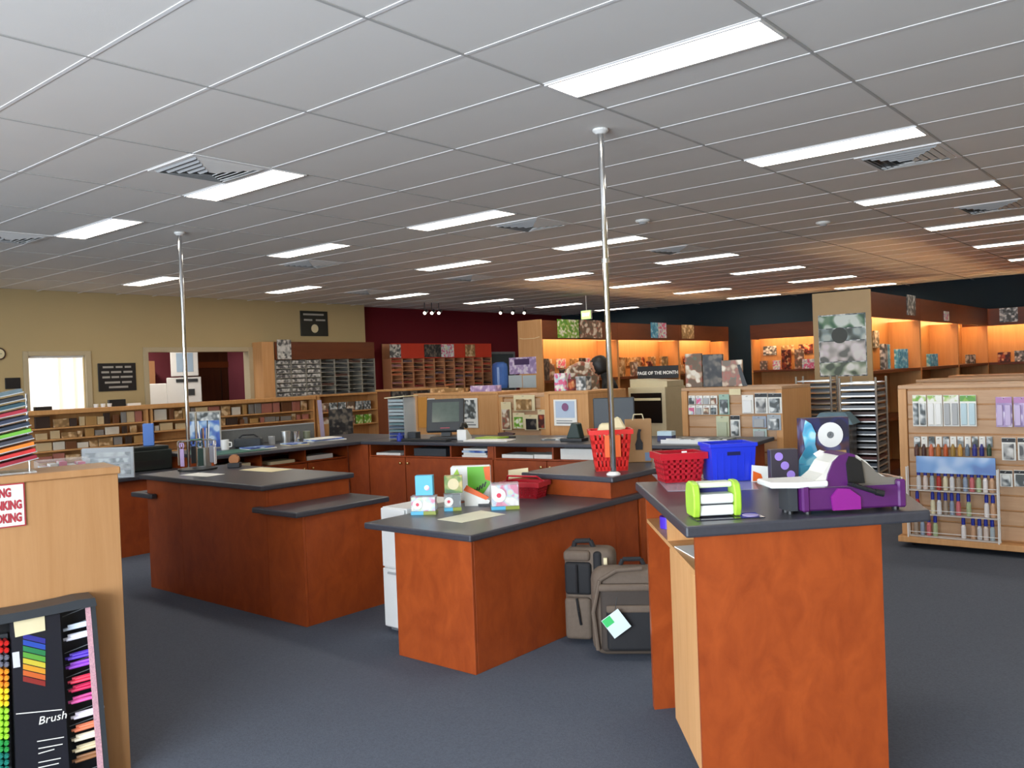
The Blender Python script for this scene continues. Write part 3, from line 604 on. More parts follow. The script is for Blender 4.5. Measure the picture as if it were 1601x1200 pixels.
MB().prism([(.04, .01), (.08, .01), (.08, .07), (.04, .07)], -.0435, -.041, 'y').build('blue_sticker', mk('slate blue', '6a7f9c', .6), o)
MB().tube([(-.04, -.03, .305), (-.03, -.034, .345), (.03, -.034, .345), (.04, -.03, .305)], .004, 6).build('handle', CREAMP, o)

# ---- bags on the floor
def softbox(name, mat, parent, x0, y0, z0, x1, y1, z1, r): return B(x0, y0, z0, x1, y1, z1).build(name, mat, parent, r, True, 4)
o = T('wheeled_bag', 'upright taupe and black trolley bag against the middle counter', 'bag', (1.035, 2.19, 0), math.radians(24))
softbox('body', TAUPE, o, -.09, -.02, .02, .2, .15, .545, .05)
softbox('front_pocket', TAUPE, o, -.085, -.05, .03, .07, .0, .27, .03); softbox('upper_pocket', BLKCAN, o, -.08, -.045, .285, .075, .0, .47, .02)
softbox('black_gusset', BLKCAN, o, .085, -.035, .025, .135, .13, .53, .02); softbox('top_flap', TAUPE, o, -.085, -.04, .475, .07, .05, .535, .02)
MB().tube([(-.04, .05, .535), (-.03, .05, .575), (.06, .05, .58), (.08, .05, .535)], .014, 10).build('carry_handle', BLKCAN, o)
MB().tube([(-.005, -.055, .46), (-.005, -.06, .3)], .006).build('zip_pull', BLACK, o); MB().tube([(-.01, -.056, .27), (.0, -.064, .2), (.01, -.056, .12)], .007).build('drawcord', BLACK, o)
MB().box(.15, -.045, .34, .17, -.03, .50).box(.17, -.045, .335, .2, -.03, .35).build('cream_label', CREAMP, o)
for s in (-.07, .17): MB().cyl((s, .12, .035), (s+.03, .12, .035), .035, n=14).build('wheel', BLACK, o)
o = T('wheeled_bag', 'taupe rolling tote leaning forward with a square white tag', 'bag', (1.372, 2.095, 0), math.radians(34))
Mt = Matrix.Rotation(-.10, 4, 'X')
def tilt(ob): ob.matrix_local = Mt; return ob
tilt(softbox('body', TAUPE, o, -.16, -.02, .01, .24, .14, .49, .075)); tilt(softbox('front_panel', mk('dark taupe canvas', '3d342e', .8, var=.15, scale=50), o, -.11, -.05, .04, .22, .0, .40, .05))
tilt(softbox('lower_pocket', BLKCAN, o, -.08, -.07, .05, .2, -.03, .27, .04)); tilt(softbox('trim_band', TAUPE, o, -.12, -.06, .36, .22, -.02, .40, .015)); tilt(softbox('pocket_rim', TAUPE, o, -.08, -.075, .25, .21, -.05, .29, .012))
tilt(MB().tube([(-.13, -.03, .05), (-.15, -.035, .25), (-.11, -.035, .42), (-.02, -.03, .47), (.12, -.03, .48)], .012, 8).build('piping', TAUPE, o)); tilt(MB().tube([(.0, .06, .475), (.02, .06, .52), (.12, .06, .52), (.14, .06, .475)], .012, 8).build('carry_handle', BLKCAN, o))
tg = T('swing_tag', 'square white hang tag with a green corner on the rolling tote', 'tag', (1.40, 2.00, .215), math.radians(36))
TR = Matrix.Rotation(-.62, 4, 'Y')
B(-.055, -.004, -.058, .055, 0, .058, M=TR).build('card', mk('tag card', 'd6e6ea', .5), tg); B(-.053, -.0055, .012, -.002, -.0042, .056, M=TR).build('green_corner', mk('tag green', '3cc46a', .5), tg)
MB().cyl((-.005, 0, .065), (.01, -.0, .14), .002, n=6).build('tag_cord', BLACK, tg)
# ================================================================== beech gondola end at the left, with the marker stand
K = Vector((.437, -.16, 0)); KR = math.radians(77)
kx, ky = Vector((math.cos(KR), math.sin(KR), 0)), Vector((-math.sin(KR), math.cos(KR), 0))
def FP(x, y, off=0.0):      # pixel -> (local x, z) on the plane `off` metres in front of the beech end panel
    r = ray(x, y); o_ = K-ky*off; t = (o_-CAM).dot(ky)/r.dot(ky); q = CAM+r*t-K; return (q.dot(kx), q.z)
def KW(lx, ly, z): q = K+kx*lx+ky*ly; return (q.x, q.y, z)
g = T('display_gondola', 'beech display gondola end at the left edge of the picture', 'gondola', K, KR)
B(-1.1, 0, 0, 0, .03, 1.213).build('end_panel', BEECHD, g, .002); B(-1.1, .03, 0, -.002, .26, 1.213).build('end_cupboard', BEECHD, g)
B(-1.12, -.012, 1.2135, .008, .275, 1.243).build('top_cap', BEECHD, g, .004)
B(-1.0, .262, 0, -.06, 3.2, 1.13).build('extended_body', BEECHD, g); B(-1.06, .276, 1.131, -.02, 3.2, 1.15).build('extended_top', BEECHD, g)  # hidden run behind the end panel, extended to block daylight from the left counter
# warning sign
sr, st = FP(36, 754, .006), FP(40, 821, .006)
sg = T('warning_sign', 'white and red prohibition sign on the beech panel', 'sign', KW(sr[0], -.004, (sr[1]+st[1])/2), KR)
hs = (sr[1]-st[1])/2
B(-.36, -.003, -hs, .004, 0, hs).build('red_border', mk('sign red', 'a8303c', .5), sg); B(-.355, -.0045, -hs+.005, -.001, -.0031, hs-.005).build('board', PAPER, sg)
for k, (t, r) in enumerate([('NO EATING', 17), ('NO DRINKING', 34), ('NO SMOKING', 34)]):
    q = FP(r, [770, 788, 808][k], .006)
    text(t, .046, MATS['sign red'], sg, FRONT(q[0]-sr[0], -.0055, q[1]-(sr[1]+st[1])/2) @ Matrix.Scale(.58, 4, (1, 0, 0)), align='RIGHT', bold=.0022)
# marker stand
off = .10
pts = [FP(*q, off) for q in ((-60, 975), (-20, 962), (40, 952), (90, 942), (120, 935), (146, 932), (149, 944), (-60, 985))]
ms = T('marker_stand', 'black marker stand with rainbow poster on the beech panel', 'display stand', KW(0, 0, 0), KR)
def slabp(name, mat, qs, o0, t, bev=0): return MB().prism([FP(*q, o0+t) for q in qs], -(o0+t), -o0, 'y').build(name, mat, ms, bev)
MB().prism([(p_[0], p_[1]) for p_ in pts], -.13, -.003, 'y').build('header', DGREY, ms)
slabp('back_board', BLACK, [(-60, 980), (148, 944), (176, 1300), (-60, 1300)], .003, .02)
slabp('side_wall', DGREY, [(142, 945), (149, 944), (176, 1260), (168, 1260)], .024, .09)
slabp('ticket_strip', mk('ticket strip', 'c89aa4', .5, var=.5, scale=220), [(133, 945), (141, 944), (167, 1260), (157, 1260)], .11, .004)
slabp('poster_board', mk('poster black', '1c1c24', .4), [(17, 963), (93, 950), (112, 1260), (28, 1260)], .06, .05)
slabp('cream_notice', CREAMP, [(20, 962), (69, 953), (71, 985), (24, 996)], .111, .003)
for k, col in enumerate(['2f2f8a', '2a4aa8', '2a7a4a', '5a9a3a', 'c8b83a', 'd8962a', 'c8602a', '8a2a24']):
    y0 = 990+k*9.5
    slabp('rainbow_stripe', mk('stripe '+col, col, .5), [(36, y0), (71, y0-14+22), (71, y0-14+30), (36, y0+8)], .111, .001)
q0, q1 = FP(22, 1128, .112), FP(100, 1108, .112)
text('Brush', .042, PAPER, ms, FRONT(FP(82, 1122, .112)[0], -.1125, FP(82, 1122, .112)[1]), shear=.2)
for (x0, x1, y) in [(25, 97, 1112), (58, 100, 1155), (60, 98, 1166), (60, 85, 1174), (60, 95, 1188), (60, 92, 1196)]:
    slabp('text_rule', PAPER, [(x0, y+3), (x1, y-4), (x1, y-2.6), (x0, y+4.4)], .111, .001)
slabp('pen_picture', mk('white pen body', 'd0d0d4', .4), [(19, 1020), (30, 1018), (32, 1042), (21, 1044)], .111, .002)
for k in range(14):     # wire rungs of the right-hand cubbies
    y = 958+k*19
    a, b = FP(97+k*1.3, y+6, .05), FP(134+k*1.6, y-10, .05)
    MB().cyl((a[0], -.05, a[1]), (b[0], -.06, b[1]), .0018, n=6).build('wire_rung', GREY, ms)
slabp('pen_tray', DGREY, [(-60, 1000), (12, 990), (20, 1260), (-60, 1260)], .024, .025)
# marker pens: right-hand cubbies
pen = MB().cyl((0, 0, 0), (.078, -.018, .010), .0058, n=8).cyl((.078, -.018, .010), (.09, -.021, .0115), .0045, n=8)
pm = {}
for (x, y, n, col, nm) in [(99, 985, 2, 'd8e4f4', 'pale blue'), (99, 1000, 4, 'e8e8f4', 'white'), (102, 1030, 4, '5a3ac0', 'violet'), (103, 1044, 3, '9a48d0', 'purple'), (106, 1067, 4, 'e83a58', 'pink'), (107, 1080, 4, 'd8285c', 'crimson'), (107, 1098, 3, 'e85aa8', 'rose'), (111, 1122, 4, 'ece4f0', 'pearl'), (112, 1142, 4, 'e8805a', 'salmon'), (112, 1157, 4, 'efe4cc', 'ivory'), (113, 1174, 4, 'd8c8a4', 'sand'), (113, 1190, 3, '9a6a44', 'tan')]:
    mt = mk('pen '+nm, col, .35)
    if col not in pm:
        me = pen.build('marker_pen', mt).data; bpy.data.objects.remove(bpy.data.objects[[o_.name for o_ in bpy.data.objects if o_.data == me][0]]); pm[col] = me
    for k in range(n):
        o = bpy.data.objects.new('marker_pen', pm[col]); C.objects.link(o)
        q = FP(x, y, .062); o.location = KW(q[0]+.012*(k % 2)+.004*k, -.062-.0128*(k//2), q[1]+.0128*(k % 2)*.9); o.rotation_euler = (0, 0, KR+random.uniform(-.08, .08))
        tag(o, '%s marker pen, %s of its bundle in the right-hand cubbies' % (nm, od(k)), 'marker pen', '%s marker pens' % nm)
# left block: pens seen end-on
for nm, col, ys in [('scarlet', 'c8201c', (1003, 1014)), ('smoke', '6a6a78', (1025, 1036)), ('orange', 'f0962a', (1047, 1057, 1067)), ('yellow', 'f4d42c', (1077, 1087, 1097)), ('lime', 'a4dc3a', (1108, 1118, 1128, 1138, 1148)), ('emerald', '2f9a4a', (1158, 1168)), ('teal', '1d7a6c', (1178, 1188, 1198))]:
    mt = mk('pen '+nm, col, .35)
    ob = MB().cyl((0, 0, 0), (0, -.05, 0), .0095, n=10).cyl((0, -.05, 0), (0, -.056, 0), .006, n=10).build('marker_pen', mt); pm[('e', nm)] = ob.data; bpy.data.objects.remove(ob)
    for ri, y in enumerate(ys):
        for cidx in range(2):
            q = FP(9-cidx*9, y, .075)
            o = bpy.data.objects.new('marker_pen', pm[('e', nm)]); C.objects.link(o); o.location = KW(q[0], -.0495, q[1]); o.rotation_euler = (0, 0, KR)
            tag(o, '%s marker pen end, %s row down, %s column of the left block' % (nm, od(ri), ['right', 'left'][cidx]), 'marker pen', '%s pen ends' % nm)
# wire rack of paper pads on the gondola
q = FP(52, 722, -.12)
rk = T('paper_rack', 'wire rack of tilted colourful paper pads at the left edge', 'paper rack', KW(q[0], .05, 1.2435), KR)
MB().tube([(-.16, 0, 0), (-.16, 0, .31)], .004).tube([(-.005, .13, 0), (-.005, .13, .31)], .004).tube([(-.16, .13, 0), (-.16, .13, .31)], .004).build('wire_frame', STEEL, rk)
B(-.18, -.01, 0, .0, .15, .006).build('acrylic_base', clear('acrylic base', 'd8d8d8', .5), rk)
for k, col in enumerate(['8a2030', 'c03030', 'e07a28', '3a3a44', '6aa83a', '2a3444', '30364a', '9a2a3a', '2c4a54', '2a2e34', '5a6a70']):
    Mx = Matrix.Translation((-.02-.004*k, 0, .048+k*.0262)) @ Matrix.Rotation(-.20, 4, 'Y')
    t = B(-.19, -.005, 0, .03, .135, .003, M=Mx).build('tray', LGREY, rk); B(-.185, -.002, .0032, .026, .13, .016, M=Mx).build('paper_pad', mk('pad '+col, col, .5, var=.25, scale=30), t)
# clear boxes on the gondola shelf
o = T('acrylic_box', 'clear acrylic box of white packs behind the paper rack', 'acrylic box', KW(FP(70, 725, -.34)[0]-.03, .30, 1.1505), KR)
B(0, 0, 0, .2, .12, .115).build('clear_box', CLEAR, o, .003)
for k in range(5): B(.012+k*.036, .02, .004, .04+k*.036, .1, .09+.008*(k % 3)).build('pack', PAPER if k % 2 else art('pastel'), o)
# ---- on the low left desk
p = P(170, 745, ZL); o = T('leaflet_holder', 'clear leaflet holder with striped sheets on the low left desk', 'leaflet holder', (-4.02, 1.86, ZL+.0005), math.radians(38))
B(-.24, 0, 0, .24, .012, .27).build('clear_front', CLEAR, o)
for k in range(4): B(-.21, .013, .03+k*.055, .21, .017, .07+k*.055).build('sheet', art('grey') if k % 2 else art('silver'), o)
B(-.24, .018, 0, .24, .03, .28).build('back_plate', LGREY, o)
p = PX(218, 700, -4.45); o = T('printer', 'black boxy printer on the low left desk under the blue binder', 'printer', (-4.4, p.y, ZL+.0005), math.radians(85))
B(-.28, -.15, 0, .24, .15, .20).build('case', mk('black green case', '16201f', .4), o, .01); B(-.2, -.152, .05, .16, -.150, .10).build('paper_slot', BLACK, o); B(-.26, -.12, .2, .22, .13, .235).build('lid', mk('black green case', '16201f', .4), o, .006)
p = PX(234, 690, -4.4); o = T('ring_binder', 'blue ring binder standing upright on the black printer', 'binder', (-4.42, p.y, ZL+.2365), math.radians(60))
B(-.05, -.02, 0, .05, .1, .22).build('cover', mk('binder blue', '5078c0', .5), o, .004); B(-.046, .101, .005, .046, .104, .21).build('page_block', PAPER, o)
# tool carousel (scissors and punches) on the left counter
o = T('tool_carousel', 'black carousel hung with scissors and punches on the left counter', 'tool rack', (-2.46, 1.86, ZM+.0005), FACE)
MB().lathe([(.15, 0), (.15, .012), (.02, .02)], n=20).build('base', BLACK, o); MB().cyl((0, 0, .02), (0, 0, .46), .009).build('post', CHROME, o)
for k in range(6):
    a = k*PI/3; MB().tube([(0, 0, .235), (.14*math.cos(a), .14*math.sin(a), .235), (.15*math.cos(a), .15*math.sin(a), .225)], .004, 6).build('arm', STEEL, o)
MB().cyl((0, 0, .24), (0, 0, .246), .05, n=16).build('hub', mk('green hub', '2f6a5c', .4), o)
TOOLS = ['white handled', 'grey handled', 'black handled', 'taupe handled', 'lilac handled', 'dark green handled']
tc = ['e6e4e8', '9a98a0', '1c1c20', '8a7a6c', 'b49ac4', '1e3a36']
for k in range(6):
    a = k*PI/3; r = .145; c0 = o.location
    t = T('scissors', 'pair of %s scissors hanging from the tool carousel' % TOOLS[k], 'scissors', (c0.x+r*math.cos(a+FACE), c0.y+r*math.sin(a+FACE), c0.z), a+FACE+PI/2, 'tools on the carousel')
    MB().box(-.022, -.004, .04, .022, .004, .18).build('pack_card', mk('tool '+tc[k], tc[k], .45), t, .002)
    for s in (-1, 1):
        MB().tube([(s*.014, 0, .185), (s*.026, 0, .2), (s*.02, 0, .225), (s*.004, 0, .222), (s*.004, 0, .195)], .004, 6).build('loop', mk('tool '+tc[k], tc[k], .45), t)
# knives in a tall wire holder above
o2 = T('tool_jar', 'wire jar of tall craft knives and brushes beside the carousel', 'tool jar', (-2.62, 2.02, ZM+.0005), 0)
MB().lathe([(.05, 0), (.05, .16), (.046, .16), (.046, .005)], n=16).build('jar', STEEL, o2)
for k in range(7): a = k*.9; MB().cyl((.02*math.cos(a), .02*math.sin(a), .02), (.045*math.cos(a), .045*math.sin(a), .32+.03*(k % 3)), .005, n=6).build('brush', [STEEL, WHITE, BLACK, mk('wood handle', 'b0743c', .5)][k % 4], o2)
o = T('tape_dispenser', 'small orange brown tape dispenser between the tool jar and post', 'tape', (-2.28, 2.08, ZM+.0005), FACE)
B(-.05, -.03, 0, .05, .03, .04).build('base', BLACK, o, .004); MB().cyl((0, -.02, .065), (0, .02, .065), .04, n=18).build('roll', mk('brown tape', 'a86a34', .4), o)
one('paper_sheet', B(-.16, -.08, 0, .16, .08, .002), PAPER, 'white sheet lying beside the tool carousel on the left counter', 'paper', (-2.05, 1.66, ZM+.0005), .1)
one('paper_sheet', B(-.2, -.1, 0, .2, .1, .002), CREAMP, 'pale sheet at the back of the raised left counter', 'paper', (-1.85, 2.08, ZM+.0005), .05)
# ---- on the left desk with mugs
ZD = ZM+.0005
o = T('framed_poster', 'framed blue poster standing at the left of the crowded desk', 'picture frame', (-4.40, PX(320, 690, -4.4).y, ZD), math.radians(62))
MB().box(-.17, 0, 0, -.155, .02, .4).box(.155, 0, 0, .17, .02, .4).box(-.155, 0, 0, .155, .02, .015).box(-.155, 0, .385, .155, .02, .4).build('frame', STEEL, o); B(-.155, .006, .015, .155, .016, .385).build('print', art('blue'), o); B(-.155, .004, .3, .155, .0058, .385).build('caption_band', art('silver'), o)
p0 = P(346, 700, ZM); p1 = P(482, 684, ZM)
o = T('desk_screen', 'grey fabric desk screen along the back of the crowded desk', 'screen', (-4.46, 3.25, ZD), math.radians(91))
B(0, 0, 0, 1.3, .025, .17).build('panel', mk('grey fabric', '6d7070', .9, var=.1, scale=60), o, .004); B(0, -.003, .17, 1.3, .028, .182).build('top_rail', LGREY, o)
p = P(352, 699, ZM); o = T('mug', 'white mug at the left end of the crowded desk', 'mug', (-4.05, PX(352, 699, -4.05).y, ZD), .6)
MB().lathe([(.036, 0), (.04, .01), (.041, .105), (.037, .105), (.036, .01)], n=18).build('cup', WHITE, o, smooth=False); MB().tube([(.039, 0, .08), (.07, 0, .075), (.07, 0, .035), (.039, 0, .03)], .006, 6).build('handle', WHITE, o)
o = T('camera_bag', 'black strapped camera case beside the white mug', 'case', (-4.1, PX(389, 697, -4.1).y, ZD), math.radians(50))
B(-.14, -.08, 0, .14, .08, .1).build('case', mk('slate case', '30353a', .6, var=.2, scale=30), o, .015); MB().tube([(-.1, 0, .1), (-.06, 0, .13), (.06, 0, .13), (.1, 0, .1)], .008).build('strap', BLACK, o)
for k, (x, r_, h_, mt, nm) in enumerate([(425, .035, .09, LGREY, 'light grey tin'), (447, .05, .13, STEEL, 'round silver tin'), (463, .045, .12, CHROME, 'shiny silver canister'), (480, .04, .11, mk('olive tin', '6f7560', .4), 'olive tin')]):
    o = T('tin', '%s in the row at the back of the crowded desk' % nm, 'tin', (-4.15, PX(x, 690, -4.15).y, ZD), 0, 'tins on the crowded desk')
    MB().lathe([(r_, 0), (r_, h_*.82), (r_*.97, h_*.82)], n=18).build('can', mt, o); MB().lathe([(r_*1.04, h_*.82), (r_*1.04, h_), (r_*.2, h_*1.02)], n=18).build('lid', mt, o)
for k, (x, y, mt, w, lab) in enumerate([(395, 702, PAPER, .3, 'white papers in front of the camera case'), (512, 685, PAPER, .42, 'pile of white leaflets at the right end of the crowded desk'), (452, 694, CREAMP, .22, 'cream papers before the silver tins')]):
    o = T('paper_pile', lab, 'paper', (-3.8 if k != 1 else -3.95, PX(x, y, -3.9).y, ZD), math.radians(80))
    for j in range(3 if k == 1 else 2): B(-w/2, -.12, j*.011, w/2-.03*j, .11, j*.011+.01, M=Matrix.Rotation(.12*j, 4, 'Z')).build('sheet_stack', mt if j != 1 else art('blue'), o)
one('cutting_mat', B(-.2, -.3, 0, .2, .3, .004), mk('mat green', '2f6a5c', .5), 'green cutting mat at the near end of the crowded desk', 'cutting mat', (-3.75, 3.0, ZD), .03)
one('red_box', B(-.08, -.07, 0, .08, .07, .09), mk('rust box', '9a3a2c', .5), 'small rust red box on the far side of the left counter', 'box', (-1.98, 2.14, ZD), .3, bevel=.004) if False else None
# ---- on the back worktop
o = T('paper_tower', 'tall clear tower of blue and grey paper trays, left of the till', 'paper rack', BD(.32, .22), BDR)
for s in (-.11, .105): B(s, -.1, 0, s+.005, .1, .46).build('side', clear('tower side', 'dfe4e8', .35), o)
for k in range(12):
    t = B(-.104, -.1, .02+k*.036, .104, .1, .023+k*.036).build('tray', LGREY, o); B(-.1, -.102, .0235+k*.036, .1, .09, .046+k*.036).build('paper_pad', [mk('pad slate', '4a5a6a', .5), mk('pad navy', '2a3a78', .5), mk('pad pale', '9aa8ac', .5), mk('pad teal', '5a7478', .5)][[1, 1, 3, 0, 3, 2, 3, 2, 2, 3, 2, 2][k]], t)
B(-.12, -.11, .462, .16, .12, .472, M=Matrix.Rotation(-.06, 4, 'Y')).build('cream_sheet', CREAMP, o)
one('ink_bottle', MB().lathe([(.03, 0), (.035, .01), (.035, .06), (.015, .07), (.015, .09)], n=14), mk('ink blue', '2a3a9a', .3), 'small blue bottle in front of the clear paper tower', 'bottle', BD(.42, .05))
o = T('till_screen', 'dark grey touch screen till on a tilted stand', 'till', BD(.80, .36), BDR+.5)
B(-.16, -.12, 0, .16, .12, .035).build('base', BLACK, o, .006); MB().prism([(-.03, 0), (.1, 0), (.04, .16), (.0, .16)], -.05, .05, 'x').build('neck', BLACK, o).location = (0, 0, .03)
Ms = Matrix.Translation((0, -.06, .085)) @ Matrix.Rotation(-.34, 4, 'X')
B(-.20, -.02, 0, .20, .04, .36, M=Ms).build('screen_case', DGREY, o, .008); B(-.14, -.0225, .1, .15, -.0205, .32, M=Ms).build('screen', mk('till screen', '59645f', .15, var=.2, scale=14), o)
B(-.05, -.023, .03, .05, -.0205, .036, M=Ms).build('red_status', mk('status red', 'c84a5a', .4), o)
text('', .01, BLACK, o, FRONT(0, 0, 0)) if False else None
o = T('receipt_printer', 'low black receipt printer and keyboard under the till screen', 'printer', BD(.62, .07), BDR)
B(-.17, -.04, 0, .42, .06, .028).build('keyboard', BLACK, o, .003); B(-.17, .065, 0, -.06, .16, .09).build('printer_box', DGREY, o, .006)
o = T('desk_phone', 'white desk phone handset right of the till screen', 'phone', BD(1.08, .3), BDR+.3)
MB().prism([(-.09, 0), (.1, 0), (.1, .03), (-.04, .11), (-.09, .11)], -.05, .05, 'x').build('base', WHITE, o, .004); MB().tube([(.0, -.09, .13), (.0, -.05, .17), (.0, .04, .16), (.0, .08, .13)], .02).build('handset', BLACK, o)
for k, (u, v, w, a, mt, lab) in enumerate([(1.45, .22, .5, .1, PAPER, 'long white sheets right of the till on the back worktop'), (1.28, .52, .3, -.1, GREEN, 'green edged leaflets beside the white phone'), (2.1, .45, .26, .2, art('silver'), 'grey leaflets on the back worktop, left of the red basket')]):
    one('leaflet_stack', B(-w/2, -.1, 0, w/2, .1, .012), mt, lab, 'leaflets', BD(u, v), BDR+a)
o = T('stapler', 'dark brown stapler in front of the poster gondola', 'stapler', BD(1.4, .62), BDR)
B(-.1, -.02, 0, .1, .02, .012).build('base', BLACK, o); MB().prism([(-.1, .02), (.09, .03), (.1, .045), (.0, .06), (-.1, .05)], -.018, .018, 'y').build('arm', mk('maroon plastic', '3a1518', .4), o)
o = T('till_monitor', 'back of a dark monitor right of the tall pole', 'monitor', BD(2.66, .62), BDR+.35)
B(-.1, -.08, 0, .1, .08, .015).build('base', BLACK, o); B(-.02, -.02, .015, .02, .02, .12).build('stem', BLACK, o); B(-.20, -.03, .1, .20, .02, .40).build('case', mk('slate monitor', '3c4248', .5), o, .008)
o = T('desk_device', 'dark green desk device left of the red basket', 'device', BD(2.38, .3), BDR)
B(-.12, -.07, 0, .12, .07, .03).build('base', BLACK, o, .004); MB().prism([(-.06, .03), (.09, .03), (.06, .17), (.0, .18)], -.05, .05, 'y').build('body', mk('bottle green', '22342e', .4), o, .006)
o = T('tape_box', 'white and navy tape box on the back worktop by the paper bag', 'box', BD(3.28, .42), BDR)
B(-.07, -.05, 0, .07, .05, .05).build('lower_box', mk('navy card', '2a3060', .5), o); B(-.07, -.05, .0502, .07, .05, .09).build('upper_box', mk('ice card', 'b9d0dc', .5), o)
o = T('label_tray', 'long white tray of labels near the right end of the back worktop', 'tray', BD(3.62, .20), BDR)
B(-.28, -.06, 0, .28, .06, .012).build('tray_floor', WHITE, o); MB().box(-.28, -.065, 0, .28, -.0602, .035).box(-.28, .0602, 0, .28, .065, .035).build('tray_wall', WHITE, o)
for k in range(4): B(-.24+k*.13, -.05, .0122, -.14+k*.13, .05, .03+.01*(k % 2)).build('label_roll', art('silver') if k % 2 else PAPER, o)
one('leaflet_stack', B(-.25, -.12, 0, .25, .12, .02), art('silver'), 'silver leaflets behind the long white tray', 'leaflets', BD(3.62, .5), BDR)
# ================================================================== slatwall gondolas
def gondola(label, x0, x1, y0, y1, h, base=True, mat=None, slats=True):
    o = T('slatwall_gondola', label, 'gondola', (x0, y0, 0), 0, 'slatwall gondolas'); w, d = x1-x0, y1-y0; mat = mat or BEECH2
    B(0, .03, .1, w, d-.03, h-.03).build('core', HONEY, o); B(-.02, -.01, h-.03, w+.02, d+.01, h).build('top_cap', mat, o, .003)
    B(-.02, -.012, .1, .045, d+.012, h-.031).build('end_post', BEECH, o, .002); B(w-.045, -.012, .1, w+.02, d+.012, h-.031).build('end_post', BEECH, o, .002)
    if slats:
        n = int((h-.16)/.115); s = (h-.15)/n
        sd = None
        for k in range(n):
            if sd is None: q = B(.05, .008, 0, w-.05, .0295, s-.014).build('slat', mat, o); sd = q.data
            else: q = bpy.data.objects.new('slat', sd); C.objects.link(q); q.parent = o
            q.location = (0, 0, .115+k*s)
    else: B(.046, .004, .1, w-.046, .0295, h-.031).build('front_board', mat, o)
    B(-.03, -.03 if not base else -.10, .05, w+.03, d+.03, .099).build('base_plinth', BEECH, o, .004)
    for x in (.05, w-.05):
        for y in (.06, d-.06): MB().cyl((x-.012, y, .025), (x+.012, y, .025), .025, n=12).build('caster', BLACK, o)
    return o
# ---- right-hand gondola
gy = 5.76; gx0 = PY(1411, 700, gy).x
gondola('slatwall gondola of bottles at the right edge of the picture', gx0, gx0+2.6, gy, gy+.62, 1.335)
FY = gy-.012
def pack(label, x0, x1, y0, y1, card, prod, group, hdr=None, yy=FY, kind='hanging_pack', nprod=2):
    a, b = PY(x0, y1, yy), PY(x1, y0, yy); w, h = b.x-a.x, b.z-a.z
    o = T(kind, label, 'pack', (a.x, yy, a.z), 0, group)
    B(0, -.006, 0, w, 0, h).build('card', card, o, .001)
    if hdr: B(.002, -.009, h*.8, w-.002, -.0062, h-.004).build('header_card', hdr, o)
    for k in range(nprod): B(w*(k+.14)/nprod, -.022, h*.05, w*(k+.86)/nprod, -.0062, h*.74).build('blister', prod, o, .003)
    MB().cyl((w/2, .011, h-.012), (w/2, -.05, h-.012), .003, n=6).build('peg', STEEL, o)
    return o
for k, (a, b) in enumerate([(1428, 1448), (1451, 1473), (1476, 1499), (1502, 1526)]):
    pack('%s green topped pack from the left on the right gondola' % od(k).capitalize().lower(), a, b, 617, 666, PAPER, [art('silver'), WHITE, LGREY, mk('ice blue', 'b8d0d8', .4)][k], 'green topped packs', art('green'))
for k, (a, b) in enumerate([(1558, 1582), (1586, 1610)]):
    pack('%s lilac pack on the top row of the right gondola' % ['left', 'right'][k], a, b, 620, 667, art('purple'), mk('lilac strip', 'c0aed2', .4), 'lilac packs', mk('pink header', 'b07ab0', .4))
cols = ['5a3a34', '4a2f2a', 'c86a4a', 'b0703a', 'b8562c', '9a7a3c', 'c8964a', '6a7a8a', '2f3484', '2a2a78', '2f4a3a']
for k, cc in enumerate(cols):
    a = 1430+k*11.3; p0_, p1_ = PY(a, 712, FY), PY(a+8.6, 682, FY); w, h = p1_.x-p0_.x, p1_.z-p0_.z
    o = T('glitter_pack', '%s small bottle pack from the left on the second gondola row' % od(k), 'pack', (p0_.x, FY, p0_.z), 0, 'small bottle packs')
    B(0, -.004, h*.45, w, 0, h).build('card', PAPER if k % 2 else art('silver'), o)
    MB().lathe([(w*.38, 0), (w*.4, h*.05), (w*.4, h*.4), (w*.2, h*.55), (w*.18, h*.62)], (w/2, -.024, 0), n=10).build('bottle', mk('glitter '+cc, cc, .3), o, smooth=False)
    MB().cyl((w/2, .011, h*.9), (w/2, -.05, h*.9), .003, n=6).build('peg', STEEL, o)
for k, (a, b, c_, d_, nm) in enumerate([(1567, 1588, 684, 719, 'upper left'), (1592, 1613, 684, 719, 'upper right'), (1564, 1583, 735, 760, 'lower left'), (1586, 1606, 735, 760, 'lower right')]):
    pack('%s black and white stamp pack on the right gondola' % nm, a, b, c_, d_, PAPER, art('grey') if k < 2 else art('silver'), 'stamp packs', BLACK, nprod=1)
